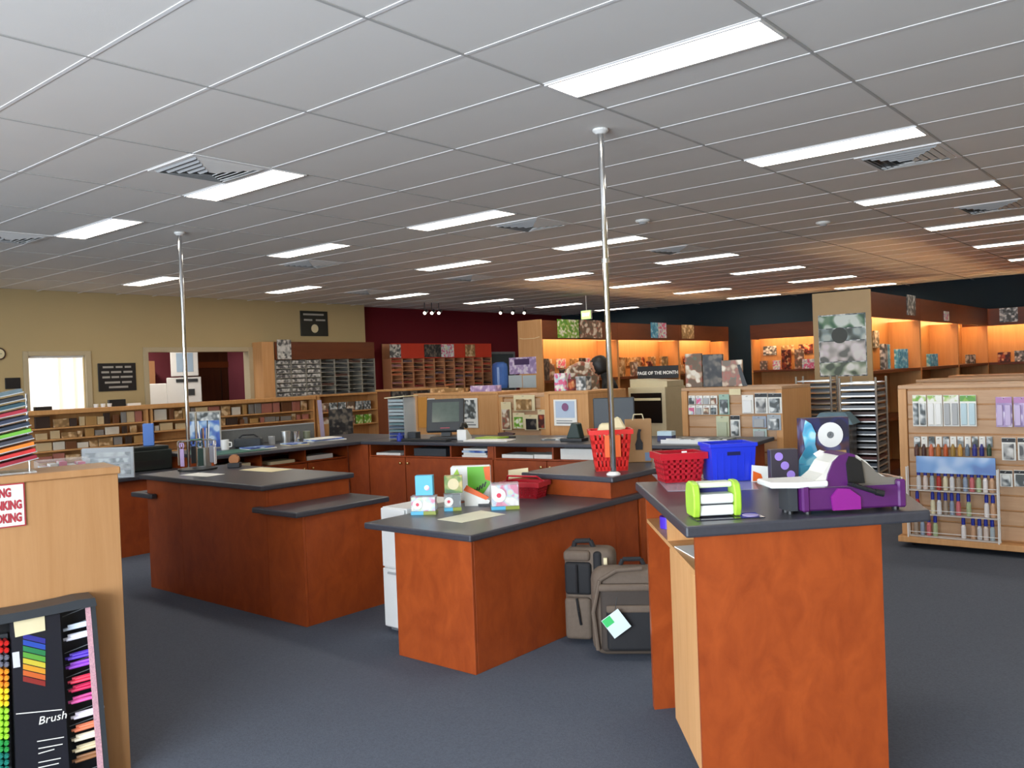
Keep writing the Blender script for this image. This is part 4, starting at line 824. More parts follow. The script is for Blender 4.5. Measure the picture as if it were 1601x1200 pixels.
# wire bottle rack
a, b = PY(1424, 853, FY-.05), PY(1561, 733, FY-.05); a.z = .101
RW, RHh = b.x-a.x, b.z-a.z
rk2 = T('bottle_rack', 'white wire rack of blue capped bottles on the right gondola', 'bottle rack', (a.x, FY-.05, a.z), 0)
for x in (0, RW):
    MB().cyl((x, -.06, 0), (x, -.06, RHh), .006, n=8).build('upright', WHITE, rk2); MB().cyl((x, -.01, 0), (x, -.01, RHh), .005, n=8).build('upright', WHITE, rk2)
q0, q1 = PY(1433, 738, FY-.06), PY(1556, 716, FY-.06)
B(q0.x-a.x, -.012, q0.z-a.z, q1.x-a.x, -.004, q1.z-a.z).build('blue_header', art('blue') if False else printed('sky header', ['8fb4e4', '7aa4dc', 'a8c4ec', '6a8ac8', 'b8d0f0'], 14), rk2)
bmesh_cache = {}
def bottle(loc, h, col, label, group):
    key = (round(h, 3), col)
    if key not in bmesh_cache:
        o = T('paint_bottle', label, 'bottle', loc, 0, group)
        MB().lathe([(.016, 0), (.018, .004), (.018, h*.5), (.009, h*.62)], n=12).build('bottle_body', mk('paint '+col, col, .35), o)
        MB().lathe([(.014, h*.62), (.014, h*.88), (.006, h)], n=12).build('cap', mk('cap blue', '1f2f9a', .35), o); bmesh_cache[key] = o
    else: o = dup(bmesh_cache[key], loc, 0, label, group)
    return o
pc = ['c8c8cc', 'd8d8dc', 'e4e0e0', 'b0342c', 'c86a70', 'd8c8c0', '9a8a7c', 'c8a080', 'd8d0b0', 'a8b890', 'a0b0b8', '8a9ab0']
for r, (yb, xs, h) in enumerate([(766, [1437+10.4*k for k in range(12)], .20), (804, [1435, 1459, 1469, 1479, 1489, 1499, 1515, 1543, 1553], .20), (839, [1433, 1443, 1453, 1463, 1507, 1522, 1532, 1542, 1552], .19)]):
    zs = PY(1500, yb+1, FY-.03).z-a.z
    B(0, -.02, zs-.012, RW, .045, zs-.001).build('rack_shelf', clear('rack shelf', 'e8e4e0', .6), rk2)
    MB().cyl((0, -.028, zs+.03), (RW, -.028, zs+.03), .003, n=6).build('guard_wire', WHITE, rk2)
    for k, x in enumerate(xs):
        p = PY(x, yb, FY-.04)
        bottle((p.x, FY-.04, a.z+zs), h*.93, pc[(k*5+r*3) % 12], '%s blue capped bottle from the left on the %s rack row' % (od(k), ['top', 'middle', 'bottom'][r]), 'blue capped bottles')
# ---- gondolas behind the right one
gondola('plain slatwall gondola partly hidden behind the bottle gondola', PY(1435, 590, 8.6).x, PY(1435, 590, 8.6).x+2.4, 8.6, 9.2, PY(1500, 592, 8.6).z, False)
gondola('farthest plain slatwall gondola behind the bottle gondola', PY(1485, 585, 11.2).x, PY(1485, 585, 11.2).x+2.4, 11.2, 11.8, PY(1540, 586, 11.2).z, False)
# ---- gondola G1 behind the blue crate
g1x0, g1x1, g1y, g1h = -.41, .62, 6.12, 1.34
gondola('slatwall gondola of card packs behind the blue crate', g1x0, g1x1, g1y, g1y+.7, g1h)
F1 = g1y-.014
k = 0
for r, (y0, y1) in enumerate([(618, 632), (633, 648)]):
    for c_ in range(4):
        pack('%s small pack from the left, %s row, gondola behind the blue crate' % (od(c_), ['upper', 'lower'][r]), 1077+c_*11.5, 1087+c_*11.5, y0, y1, PAPER, [art('silver'), art('pastel'), LGREY, art('mixed')][(c_+r) % 4], 'small packs behind the crate', None, F1, nprod=1)
for (x0, x1, y0, y1, c_, p_, lab) in [(1125, 1140, 616, 648, mk('mint card', '9ab8a8', .5), art('silver'), 'mint green card pack left of the white card'), (1121, 1140, 650, 684, mk('pale mint', 'c4c8a8', .5), mk('pale mint2', 'b4bca0', .5), 'pale olive card pack low on the crate gondola'), (1161, 1178, 617, 646, PAPER, WHITE, 'plain white card pack on the crate gondola'), (1143, 1157, 649, 682, PAPER, art('silver'), 'narrow white pack with black clip on the crate gondola'), (1181, 1200, 614, 646, PAPER, art('grey'), 'black and white ribbon pack on the crate gondola'), (1202, 1222, 614, 646, PAPER, art('silver'), 'silver ribbon pack at the right of the crate gondola'), (1177, 1198, 650, 668, mk('steel card', '9aa4b4', .5), LGREY, 'grey blue tin pack on the crate gondola'), (1200, 1221, 648, 672, mk('steel card2', 'a4aab0', .5), art('silver'), 'wide silver pack at the lower right of the crate gondola'), (1178, 1199, 670, 684, mk('ice card2', 'b0c4c0', .5), LGREY, 'pale teal pack lowest on the crate gondola')]:
    pack(lab, x0, x1, y0, y1, c_, p_, 'card packs behind the crate', BLACK if 'clip' in lab or 'ribbon' in lab else None, F1, nprod=1)
p = PY(1150, 609, F1); one('price_card', B(-.06, -.008, -.03, .06, -.002, .03), CREAMP, 'cream notice on the top edge of the crate gondola', 'notice', (p.x, F1-.01, p.z-.02))
# things standing on the crate gondola
for n, (x0, x1, y0, y1, mt, lab) in enumerate([(1072, 1098, 552, 601, art('mixed'), 'tall brown printed album on the crate gondola'), (1100, 1130, 553, 600, art('dark'), 'dark printed album in the middle of the crate gondola'), (1130, 1160, 562, 600, art('mixed'), 'tilted printed album with black edge on the crate gondola')]):
    p = PY((x0+x1)/2, y1, g1y+.3); q = PY(x1, y0, g1y+.3); w = q.x-PY(x0, y0, g1y+.3).x
    o = T('display_album', lab, 'album', (p.x, g1y+.3, g1h+.0005), .08*n); B(-w/2, 0, 0, w/2, .03, q.z-g1h).build('cover', mt, o, .002); B(-w/2+.004, .031, .004, w/2-.004, .045, q.z-g1h-.006).build('page_block', PAPER, o)
    if n == 2: MB().prism([(w/2, 0), (w/2+.05, 0), (w/2-.02, .22), (w/2-.05, .22)], -.004, -.001, 'y').build('black_edge', BLACK, o)
# ---- gondola end panels in the middle distance
def endpanel(label, x0, x1, yy, z0, h, depth, poster, plab, pa, slab=None):
    o = gondola(label, x0, x1, yy, yy+depth, h, False, slats=False, mat=BEECH)
    (a0, a1, b0, b1) = poster
    p_, q_ = PY(a0, b1, yy-.012), PY(a1, b0, yy-.012)
    t = T('poster', plab, 'poster', (p_.x, yy-.012, p_.z), 0); w, h_ = q_.x-p_.x, q_.z-p_.z
    B(0, -.003, 0, w, .006, h_).build('sheet', PAPER, t)
    B(w*.08, -.005, h_*.3, w*.92, -.0032, h_*.94).build('picture', pa, t)
    B(w*.1, -.0045, h_*.08, w*.9, -.0032, h_*.12).build('caption_line', GREY, t); B(w*.1, -.0045, h_*.17, w*.8, -.0032, h_*.2).build('caption_line', GREY, t)
    return o
gcx0, gcx1 = PY(855, 650, 6.0).x, PY(919, 650, 6.0).x
endpanel('beech gondola end with a blue poster, left of the pole', gcx0, gcx1, 6.0, 1.335, 1.335, .75, (867, 901, 624, 665), 'white poster with a purple emblem left of the pole', mk('pale blue print', 'b4c4d8', .5))
p = PY(884, 636, 5.985); o = one('round_emblem', MB().cyl((0, 0, 0), (0, -.003, 0), .045, n=20), mk('plum emblem', '8a5a80', .5), 'round plum emblem on the white poster left of the pole', 'emblem', (p.x, 5.978, p.z))
ga0, ga1 = PY(650, 650, 6.5).x, PY(778, 650, 6.5).x
endpanel('beech gondola end behind the till screen', ga0, ga1, 6.5, 1.33, 1.33, .8, (716, 746, 622, 668), 'grey map-like poster right of the till screen', art('silver'))
p = PY(642, 650, 6.48); one('manila_folder', MB().box(-.09, -.005, 0, .09, .004, .42), mk('manila', 'c88a3c', .6), 'orange manila panel on the gondola left of the till screen', 'folder', (ga0+.16, 6.486, .86))
p = PY(672, 640, 6.48); one('white_notice', MB().box(-.07, -.004, 0, .07, .003, .4), PAPER, 'white notice half hidden by the till screen', 'notice', (PY(674, 640, 6.48).x, 6.486, .86))
gbx0, gbx1 = PY(783, 650, 6.25).x, PY(854, 650, 6.25).x-.03
gondola('slatwall gondola of small packs between the two posters', gbx0, gbx1, 6.25, 6.9, 1.30)
for k, (x0, x1, y0, y1, a_) in enumerate([(785, 799, 628, 672, 'mixed'), (804, 836, 617, 642, 'tan'), (803, 820, 645, 670, 'green'), (821, 842, 648, 672, 'dark'), (842, 853, 640, 670, 'warm')]):
    pack('%s pack from the left on the gondola between the posters' % od(k), x0, x1, y0, y1, CREAMP, art(a_), 'packs between the posters', None, 6.25-.016, nprod=1)
# items standing on these gondolas
for k, (x0, x1, y0, y1, a_, X, zt_, lab) in enumerate([(867, 884, 583, 611, 'pastel', 6.2, 1.3355, 'pink gift bag on the gondola left of the pole'), (900, 916, 588, 611, 'silver', 6.3, 1.3355, 'white and grey box on the gondola left of the pole'), (888, 897, 592, 611, 'warm', 6.25, 1.3355, 'dark red bottle shaped box on the gondola left of the pole'), (735, 775, 602, 612, 'purple', 6.8, 1.3305, 'pale leaflets on the gondola behind the till'), (672, 724, 606, 615, 'tan', 6.8, 1.3305, 'yellow edged box on the gondola behind the till')]):
    p, q = PY((x0+x1)/2, y1, X), PY(x1, y0, X); w = q.x-PY(x0, y0, X).x
    one('shelf_box', MB().box(-w/2, 0, 0, w/2, .12, max(.03, q.z-zt_)), art(a_), lab, 'box', (p.x, X, zt_), 0, bevel=.003)
# white kiosk with black screen
kx0, kx1 = PY(983, 640, 7.2).x, PY(1041, 640, 7.2).x
o = T('glass_cabinet', 'cream cabinet with a black glass front, right of the pole', 'cabinet', (kx0, 7.2, 0), 0); w = kx1-kx0
B(0, 0, 0, w, .5, 1.33).build('body', mk('cream cabinet', 'c8bb98', .5), o, .006); B(.04, -.008, .9, w-.05, -.0005, 1.26).build('glass_front', mk('black glass', '101214', .12), o); B(.05, -.012, 1.17, w-.06, -.0085, 1.2).build('label_band', CREAMP, o)
MB().prism([(0, 1.331), (w, 1.331), (w, 1.40), (0, 1.43)], .05, .45, 'y').build('sloped_top', mk('cream cabinet', 'c8bb98', .5), o)
p = PY(1022, 580, 7.3); o = T('banner', 'black shelf banner with white letters above the cream cabinet', 'banner', (p.x-.24, 7.32, 1.432), 0)
B(0, 0, 0, .56, .012, .15).build('board', BLACK, o); text('PAGE OF THE MONTH', .056, PAPER, o, FRONT(.28, -.002, .065), bold=.001)
# brown panel at far left of the back worktop
bp0, bp1 = PY(591, 650, 7.4).x, PY(611, 650, 7.4).x
o = T('shelf_end', 'brown wooden shelf end left of the clear paper tower', 'shelf', (bp0, 7.4, 0)); B(0, 0, 0, bp1-bp0, .9, 1.35).build('end_panel', wood('brown panel', ['5a2c18', '6f3a20', '7a4426'], (14, 14, 1.5)), o, .003); B(-.02, -.015, 1.351, bp1-bp0+.4, .92, 1.38).build('top', HONEY, o)
B(bp1-bp0, .02, .1, bp1-bp0+.38, .9, 1.35).build('carcass', ART['dark'], o)
# ---- silver paper racks in front of the pillar
def wire_tower(label, x, y0, y1, depth_y, w, d, n, mts, rz):
    p = PY(x, y0, depth_y); h = p.z
    o = T('wire_tower', label, 'paper rack', (p.x, depth_y, 0), rz, 'wire paper towers')
    for (a_, b_) in ((-w/2, 0), (w/2, 0), (-w/2, d), (w/2, d)): MB().cyl((a_, b_, 0), (a_, b_, h), .012, n=8).build('upright', STEEL, o)
    z0 = .25; s = (h-z0)/n
    for k in range(n):
        t = MB().box(-w/2, 0, z0+k*s, w/2, .012, z0+k*s+.012).box(-w/2, d-.012, z0+k*s, w/2, d, z0+k*s+.012).box(-w/2, .012, z0+k*s, -w/2+.012, d-.012, z0+k*s+.012).box(w/2-.012, .012, z0+k*s, w/2, d-.012, z0+k*s+.012).box(-.006, .012, z0+k*s, .006, d-.012, z0+k*s+.01).build('wire_shelf', STEEL, o)
        if k < n-1: B(-w/2+.014, .01, z0+k*s+.013, w/2-.014, d-.014, z0+k*s+s*.62).build('paper_pad', mts[k % len(mts)], t)
    return o
PADD = [mk('pad a', '3a4450', .5), mk('pad b', '5a6470', .5), mk('pad c', '2a3038', .5), mk('pad d', '6a6e74', .5), mk('pad e', '4a3a38', .5)]
wire_tower('silver wire tower of dark paper, left of the two towers', 1271, 588, 0, 7.6, .37, .3, 19, PADD, .12)
wire_tower('silver wire tower under the landscape poster, right of the two', 1340, 590, 0, 6.9, .34, .5, 18, PADD[::-1]+[mk('pad maroon', '5a2420', .5)], .1)
o = T('box_cover', 'blue grey folded cover over boxes below the left wire tower', 'cover', (PY(1272, 690, 6.4).x+.1, 6.5, 0), .1)
B(-.15, 0, 0, .2, .3, .95).build('box_stack', ART['dark'], o); MB().taper((-.16, -.02, .24, .32), (-.08, .05, .16, .25), .951, 1.06).build('hood', mk('grey blue cover', '5f7a88', .6, var=.15), o)

# ================================================================== lit shop bays
ZT, ZH0, ZSH = 2.40, 2.09, 1.42
def bay(label, loc, rz, w, lit=True, end=True, depth=.45):
    o = T('shelf_bay', label, 'shelf bay', loc, rz, 'lit wooden shelf bays')
    B(0, depth-.02, 0, w, depth, ZT).build('back_panel', HONEY, o); B(0, 0, 0, .03, depth-.021, ZH0).build('upright', HONEY, o)
    if end: B(w-.03, 0, 0, w, depth-.021, ZH0).build('upright', HONEY, o)
    B(0, -.01, ZH0+.001, w, .02, ZT).build('header', MAHOG, o)
    ns_ = int(w/.2)
    for q in range(ns_): B(.03+q*(w-.06)/ns_, .021, ZT-.03, .03+(q+.62)*(w-.06)/ns_, depth-.021, ZT-.005).build('glow_gap_slat', HONEY, o)  # unseen slats, added and spaced to let part of the lamp glow reach the ceiling
    B(.031, .0, ZSH-.04, w-.031, depth-.021, ZSH).build('shelf', MAHOG, o); B(.031, 0, .75, w-.031, depth-.021, .78).build('shelf', MAHOG, o); B(.031, .03, 0, w-.031, depth-.021, .1).build('plinth', MAHOG, o)
    if lit:
        l = MB().cyl((.12, .16, ZH0+.05), (w-.12, .16, ZH0+.05), .016, n=10).build('lamp_tube', GLOW, o); B(.1, .13, ZH0+.015, w-.1, .138, ZH0+.085).build('lamp_holder', WHITE, l)
    return o
XB, Y0B, BW = -4.62, 9.2, 2.235
for k in range(3): bay('%s lit bay from the front in the long left bay row' % od(k), (XB, Y0B+k*BW, 0), PI/2, BW-.004)
# the end panel that closes the row
o = T('bay_end_panel', 'plain beech end panel closing the left row of lit bays', 'panel', (XB-.47, Y0B-.03, 0), 0)
B(-.0, 0, 0, .49, .026, ZT+.01).build('board', BEECH, o, .003); MB().tube([(.04, -.004, 2.13), (.12, -.012, 2.112), (.36, -.012, 2.112), (.45, -.004, 2.13)], .004, 6).build('garland_string', CREAMP, o)
e0 = o
p0_, p1_ = PY(797, 585, Y0B-.03), PY(838, 557, Y0B-.03)
o = T('lilac_poster', 'lilac flower poster on the beech bay end panel', 'poster', (p0_.x, Y0B-.0305, p0_.z), 0); w, h = p1_.x-p0_.x, p1_.z-p0_.z
B(0, -.004, 0, w, 0, h).build('sheet', art('purple'), o); B(w*.2, -.0055, h*.55, w*.75, -.0042, h*.9).build('dark_flower', mk('plum', '4a3560', .5), o)
for k in range(2):
    p0_, p1_ = PY(796+k*22, 606, Y0B-.03), PY(816+k*22, 586, Y0B-.03)
    one('notice_sheet', B(0, -.004, 0, p1_.x-p0_.x, -.0005, p1_.z-p0_.z), mk('ice sheet', 'b8c4c8', .6), '%s pale notice below the lilac poster' % ['left', 'right'][k], 'notice', (p0_.x, Y0B-.0305, p0_.z))
# back run
YBK = 15.95
for k in range(3): bay('%s lit bay from the left along the back, before the pillar' % od(k), (XB+.5+k*1.75, YBK, 0), 0, 1.746 if k < 2 else .6)
# right run, starting at the pillar panel
XP = .50
for k in range(3): bay('%s lit bay from the front in the right bay row' % od(k), (XP, Y0B+.03+k*BW*.985, 0), PI/2, BW*.985-.004, True)
for k in range(2): bay('%s lit bay along the back wall at the far right' % ['left', 'right'][k], (XP-.44+k*2.24, YBK, 0), 0, 2.236)
ppx0, ppx1 = PY(1270, 470, Y0B).x, PY(1361, 470, Y0B).x
o = T('bay_end_panel', 'tall beech pillar panel with the landscape poster', 'panel', (ppx0, Y0B-.005, 0), 0)
B(0, 0, 0, ppx1-ppx0, .03, 2.43).build('board', mk('pale pillar laminate', 'b29468', .5, var=.05), o, .003)
p0_, p1_ = PY(1282, 589, Y0B-.01), PY(1353, 488, Y0B-.01)
o = T('landscape_poster', 'tall poster of green and silver landscape strips on the pillar', 'poster', (p0_.x, Y0B-.0055, p0_.z), 0); w, h = p1_.x-p0_.x, p1_.z-p0_.z
B(0, -.004, 0, w, 0, h).build('sheet', art('silver'), o)
strips = [(.78, .98, printed('forest print', ['3f6a4a', '6a8a6a', 'd4dcd4', '2f4f3a', 'a8b8a8'], 14)), (.58, .765, printed('lake print', ['8a9a98', 'b4bcb4', '5a645a', '3a403a', 'c8ccc4'], 12)), (.24, .565, printed('rock print', ['c8c0bc', 'a8a09c', 'e0dcd8', '6a6a64', 'd8ccd0'], 16)), (.02, .225, printed('meadow strip', ['d8dcd0', '8a9a80', 'f0f0ec', '5a6456', 'b4bca8'], 16))]
for (a_, b_, mt) in strips: B(.01, -.007, h*a_, w-.01, -.0042, h*b_).build('photo_strip', mt, o)
MB().cyl((w*.45, -.0072, h*.66), (w*.45, -.009, h*.66), .1, n=24).build('dark_oval', mk('dark pond', '3d403a', .5), o)
# goods in the bays: rows of boxes and hanging packs
rnd = random.Random(11)
gm = {}
def good(loc, rz, w, h, d, a_, label, cat, group, name='boxed_goods'):
    key = (round(w, 2), round(h, 2), round(d, 2), a_)
    if key not in gm:
        o = B(-key[0]/2, 0, 0, key[0]/2, key[2], key[1]).build(name, art(a_), None, .004); gm[key] = o.data
    else: o = bpy.data.objects.new(name, gm[key]); C.objects.link(o)
    o.location = loc; o.rotation_euler = (0, 0, rz); return tag(o, label, cat, group)
PAL = {'left': ['tan', 'mixed', 'tan', 'pastel', 'mixed', 'warm', 'dark'], 'back': ['silver', 'mixed', 'tan', 'pastel', 'warm', 'silver'], 'right': ['tan', 'silver', 'warm', 'mixed', 'aqua']}
def fill(side, k, n, hmin, hmax):
    for j in range(n):
        w = rnd.choice([.16, .2, .24, .3]); h = rnd.choice([hmin, (hmin+hmax)/2, hmax]); t = .12+(BW-.3 if side != 'back' else 1.5)*j/n+.1
        a_ = rnd.choice(PAL[side])
        lab = '%s box from the near end on the shelf of %s bay, %s row' % (od(j), od(k), {'left': 'left', 'back': 'back', 'right': 'right'}[side])
        if side == 'left': good((XB-.12-.1*(j % 2), Y0B+k*BW+t, ZSH+.0005), PI/2+rnd.uniform(-.2, .2), w, h, .06, a_, lab, 'box', 'goods in the lit bays')
        elif side == 'right': good((XP-.12-.1*(j % 2), Y0B+.03+k*BW*.985+t, ZSH+.0005), PI/2+rnd.uniform(-.2, .2), w, h, .06, a_, lab, 'box', 'goods in the lit bays')
        else: good((XB+.5+k*1.75+t, YBK+.12+.1*(j % 2), ZSH+.0005), rnd.uniform(-.2, .2), w, h, .06, a_, lab, 'box', 'goods in the lit bays')
for k in range(3): fill('left', k, 7, .18, .36)
for k in range(2): fill('back', k, 6, .2, .42)
fill('right', 0, 5, .2, .34); fill('right', 1, 4, .14, .24); fill('right', 2, 3, .12, .2)
for j in range(6):
    a_ = ['warm', 'silver', 'tan', 'mixed', 'silver', 'dark'][j]
    good((XP+.2+j*.27, YBK+.15, ZSH+.0005), 0, .2, [.18, .2, .5, .46, .3, .3][j], .06, a_, '%s box from the left in the far right back bay' % od(j), 'box', 'goods in the lit bays')
for k in range(3):          # hanging packs on the back panels
    for j in range(5):
        good((XB-.40, Y0B+k*BW+.25+j*.4, 1.62), PI/2, .26, .16, .02, ['tan', 'mixed', 'pastel', 'tan', 'warm'][(j+k) % 5], '%s hanging packet on the back panel of %s left bay' % (od(j), od(k)), 'pack', 'hanging packets', 'hanging_packet')
        if j < 4 and k < 2: good((XB+.5+k*1.75+.25+j*.4, YBK+.40, 1.74), 0, .3, .2, .02, ['silver', 'tan', 'warm', 'silver', 'mixed'][(j+k) % 5], '%s hanging packet on the back panel of %s back bay' % (od(j), od(k)), 'pack', 'hanging packets', 'hanging_packet')
for j in range(5): good((XP-.39, Y0B+.35+j*.3, 1.72), PI/2, .2, .24, .03, ['green', 'silver', 'silver', 'tan', 'silver'][j], '%s hanging packet in the first right bay' % od(j), 'pack', 'hanging packets', 'hanging_packet')
# cards standing along the headers
for n, (x0, x1, y0, y1, a_, pl, lab) in enumerate([(872, 905, 500, 528, 'green', 'L', 'green leafy photo card on the header of the left bays'), (905, 940, 501, 528, 'mixed', 'L', 'pale portrait photo card on the header of the left bays'), (1018, 1028, 504, 528, 'aqua', 'L', 'teal card on the header right of the pole'), (1029, 1041, 504, 528, 'pastel', 'L', 'cream card beside the teal card on the header'), (1066, 1084, 508, 529, 'tan', 'L', 'brown card on the header near the corner'), (1563, 1591, 480, 504, 'silver', 'B', 'white notice on the header at the far right'), (1418, 1430, 462, 492, 'silver', 'R', 'grey card on the header beside the pillar'), (1476, 1483, 487, 501, 'pastel', 'R', 'narrow white card on the right header')]):
    if pl in 'LR':
        X = (XB if pl == 'L' else XP)+.012; p0_, p1_ = PX(x0, y1, X), PX(x1, y0, X)
        w = p1_.y-p0_.y; z0, z1 = max(ZH0+.01, min(p0_.z, p1_.z)), min(max(p0_.z, p1_.z), ZT+.03)
        one('photo_card', B(0, -.008, 0, w, 0, max(.12, z1-z0)), art(a_), lab, 'card', (X, p0_.y, z0), PI/2)
    else:
        p0_, p1_ = PY(x0, y1, YBK-.012), PY(x1, y0, YBK-.012); one('photo_card', B(0, -.008, 0, p1_.x-p0_.x, 0, p1_.z-p0_.z), art(a_), lab, 'card', (p0_.x, YBK-.011, p0_.z), 0)
# draped tan cloth display on the left bays
p = PX(908, 600, XB+.15)
o = T('cloth_display', 'tan draped cloth display in front of the first left bay', 'cloth display', (XB+.35, PX(905, 600, XB+.35).y, 0), PI/2*.6)
MB().cyl((0, 0, 0), (0, 0, 1.5), .02, n=8).build('stand', STEEL, o); MB().lathe([(.2, 0), (.2, .02), (.03, .03)], n=16).build('stand_base', STEEL, o)
MB().prism([(-.38, 1.12), (.36, 1.15), (.34, 1.5), (.26, 1.66), (.05, 1.72), (-.2, 1.62), (-.3, 1.4)], -.05, .06, 'y').build('drape', ART['mixed'], o, .03)
# ================================================================== low beech shelves before the beige wall
XS = -8.4; ZS = 1.30
def lowshelf(label, y0, y1, zs, d=.32):
    o = T('low_shelf', label, 'shelf', (XS, y0, 0), PI/2, 'low beech shelves'); w = y1-y0
    B(-.02, -.03, ZS-.06, w+.02, d+.02, ZS).build('top', HONEY, o, .004); B(0, 0, 0, .03, d, ZS-.061).build('side', HONEY, o); B(w-.03, 0, 0, w, d, ZS-.061).build('side', HONEY, o)
    B(.031, d-.02, .05, w-.031, d, ZS-.061).build('back_panel', HONEY, o)
    for z in zs: B(.031, 0, z-.02, w-.031, d-.021, z).build('shelf', HONEY, o)
    return o
ya, yb, yc = PX(52, 660, XS).y, PX(234, 650, XS).y, PX(492, 640, XS).y
ZR = [1.06, .905, .75, .595]
lowshelf('low beech shelf of wooden stamps below the window', ya-.8, yb-.02, ZR+[.3])
lowshelf('low beech shelf of stamps below the serving hatch', yb+.02, yc, ZR+[.3])
rnd = random.Random(5)
BL = [('cream', mk('blk cream', 'cbb389', .6)), ('tan', mk('blk tan', 'b08850', .6)), ('white', mk('blk white', 'd4cdbd', .6)), ('brown', mk('blk brown', '6f4526', .6)), ('rose', mk('blk rose', 'a86a5a', .6)), ('dark', mk('blk dark', '3a2a22', .6)), ('grey', mk('blk grey', '85807a', .6)), ('printed', ART['tan'])]
bmc = {}
def row(name, y, yend, z, tall, lab):
    j = 0
    while y < yend-.1 and j < 20:
        w = min(rnd.choice([.07, .09, .12, .15, .2]), round(yend-y-.02, 2)); h = rnd.choice([.09, .1, .125, .13])*(.85 if not tall else 1.25)
        nm, mt = rnd.choice(BL)
        key = (w, round(h, 3), nm)
        if key not in bmc: o = B(-w/2, 0, 0, w/2, .03, h).build('stamp_block', mt, None, .003); bmc[key] = o.data
        else: o = bpy.data.objects.new('stamp_block', bmc[key]); C.objects.link(o)
        o.location = (XS-.05-.03*rnd.random(), y+w/2, z+.0005); o.rotation_euler = (0, 0, PI/2+rnd.uniform(-.1, .1))
        tag(o, '%s %s stamp block from the left, %s' % (od(j), nm, lab), 'stamp block', 'wooden stamp blocks')
        y += w+rnd.choice([.01, .02, .045]); j += 1
for r in range(4): row('a', max(ya-.05, PX(58, 660, XS).y), yb-.06, ZR[r], r == 0, '%s shelf down below the window' % od(r))
for r in range(2): row('b', yb+.1, yc-.06, ZR[r], r == 0, '%s shelf down below the hatch' % od(r))
# third shelf piece and boards
yd = PX(590, 640, XS).y
o = T('goods_shelf', 'beech shelf of green packets right of the low stamp shelves', 'shelf', (XS+.05, yc+.06, 0), PI/2); w = yd-yc-.06
B(0, 0, 0, .03, .3, 1.28).build('side', HONEY, o); B(w-.03, 0, 0, w, .3, 1.28).build('side', HONEY, o); B(-.01, -.02, 1.281, w+.01, .31, 1.31).build('top', HONEY, o); B(.031, .28, 0, w-.031, .3, 1.28).build('back_panel', HONEY, o)
for z in (.5, .75, 1.0): B(.031, 0, z-.02, w-.031, .279, z).build('shelf', HONEY, o)
for r, z in enumerate((.75, 1.0)):
    for j in range(6):
        good((XS+.03, yc+.2+j*(w-.2)/6, z+.0005), PI/2, .16, .16, .04, ['silver', 'green'][r == 0] if j % 3 else 'mixed', '%s packet from the left on the %s shelf of green packets' % (od(j), ['lower', 'upper'][r]), 'packet', 'packets right of the stamp shelves', 'packet')
p = PX(510, 690, -6.6); o = T('picture_board', 'leaning lilac edged picture board behind the paper pile', 'picture', (-6.6, p.y, 0), math.radians(62))
MB().prism([(-.03, 0), (.03, 0), (-.05, 1.27), (-.11, 1.27)], -.01, .01, 'y').build('lilac_board', mk('lilac board', 'a89ab4', .6), o); B(.06, .02, 0, .42, .05, 1.12).build('print_board', ART['dark'], o)
MB().box(-.1, .06, 0, .44, .09, .9).build('easel_back', HONEY, o)
# small things on the shelf top below the window and sign
for k, (x, w_, h_, mt, nm) in enumerate([(68, .22, .05, BLACK, 'black stapler-like pad below the window'), (184, .24, .10, BLACK, 'small black framed card below the black wall sign'), (150, .06, .06, WHITE, 'first white pot on the shelf top'), (161, .06, .06, WHITE, 'second white pot on the shelf top'), (171, .06, .06, WHITE, 'third white pot on the shelf top'), (210, .2, .035, PAPER, 'white notepad on the shelf top below the sign')]):
    p = PX(x, 630, XS-.15)
    m = MB().lathe([(.028, 0), (.034, .05), (.03, .05), (.026, .006)], n=12) if 'pot' in nm else B(-w_/2, 0, 0, w_/2, .06, h_)
    one('pot' if 'pot' in nm else 'desk_item', m, mt, nm, 'pot' if 'pot' in nm else 'card', (XS-.15, p.y, ZS+.0005), PI/2)
# ================================================================== wall signs
def wsign(label, x0, x1, y0, y1, X, board, lines, disc=False):
    a_, b_ = PX(x0, y1, X), PX(x1, y0, X); w, h = b_.y-a_.y, b_.z-a_.z
    o = T('wall_sign', label, 'sign', (X, a_.y, a_.z), PI/2, None)
    B(0, -.02, 0, w, 0, h).build('board', board, o, .003)
    for (u0, u1, v) in lines: B(w*u0, -.0225, h*(v-.035), w*u1, -.0205, h*(v+.035)).build('text_line', mk('sign lettering', 'a8a49c', .6), o)
    if disc: MB().cyl((w*.5, -.0205, h*.3), (w*.5, -.024, h*.3), h*.17, n=20).build('cream_oval', CREAMP, o)
    return o
wsign('black wall sign with five lines of white writing', 154, 211, 567, 612, XL+.001, BLACK, [(.12, .40, .86), (.46, .64, .86), (.70, .87, .86), (.08, .28, .68), (.33, .60, .68), (.66, .90, .68), (.1, .3, .5), (.34, .54, .5), (.58, .90, .5), (.16, .56, .31), (.61, .87, .31), (.26, .77, .14)])
wsign('dark sign with a cream oval, high on the beige wall', 470, 511, 487, 525, XL+.001, mk('dark olive board', '15170f', .5), [(.1, .85, .86), (.12, .42, .64), (.55, .9, .64)], True)
wsign('small black plaque left of the window', 8, 31, 590, 608, XL+.001, BLACK, [])
p = PX(0, 553, XL); o = T('wall_clock', 'round dark wall clock at the left edge', 'clock', (XL+.001, p.y-.02, p.z), PI/2)
MB().cyl((0, -.03, 0), (0, 0, 0), .09, n=24).build('case', mk('brown clock', '3a2418', .4), o); MB().cyl((0, -.033, 0), (0, -.0305, 0), .07, n=24).build('face', CREAMP, o); MB().box(-.003, -.035, 0, .003, -.0335, .05).box(0, -.035, -.003, .035, -.0335, .003).build('hands', BLACK, o)
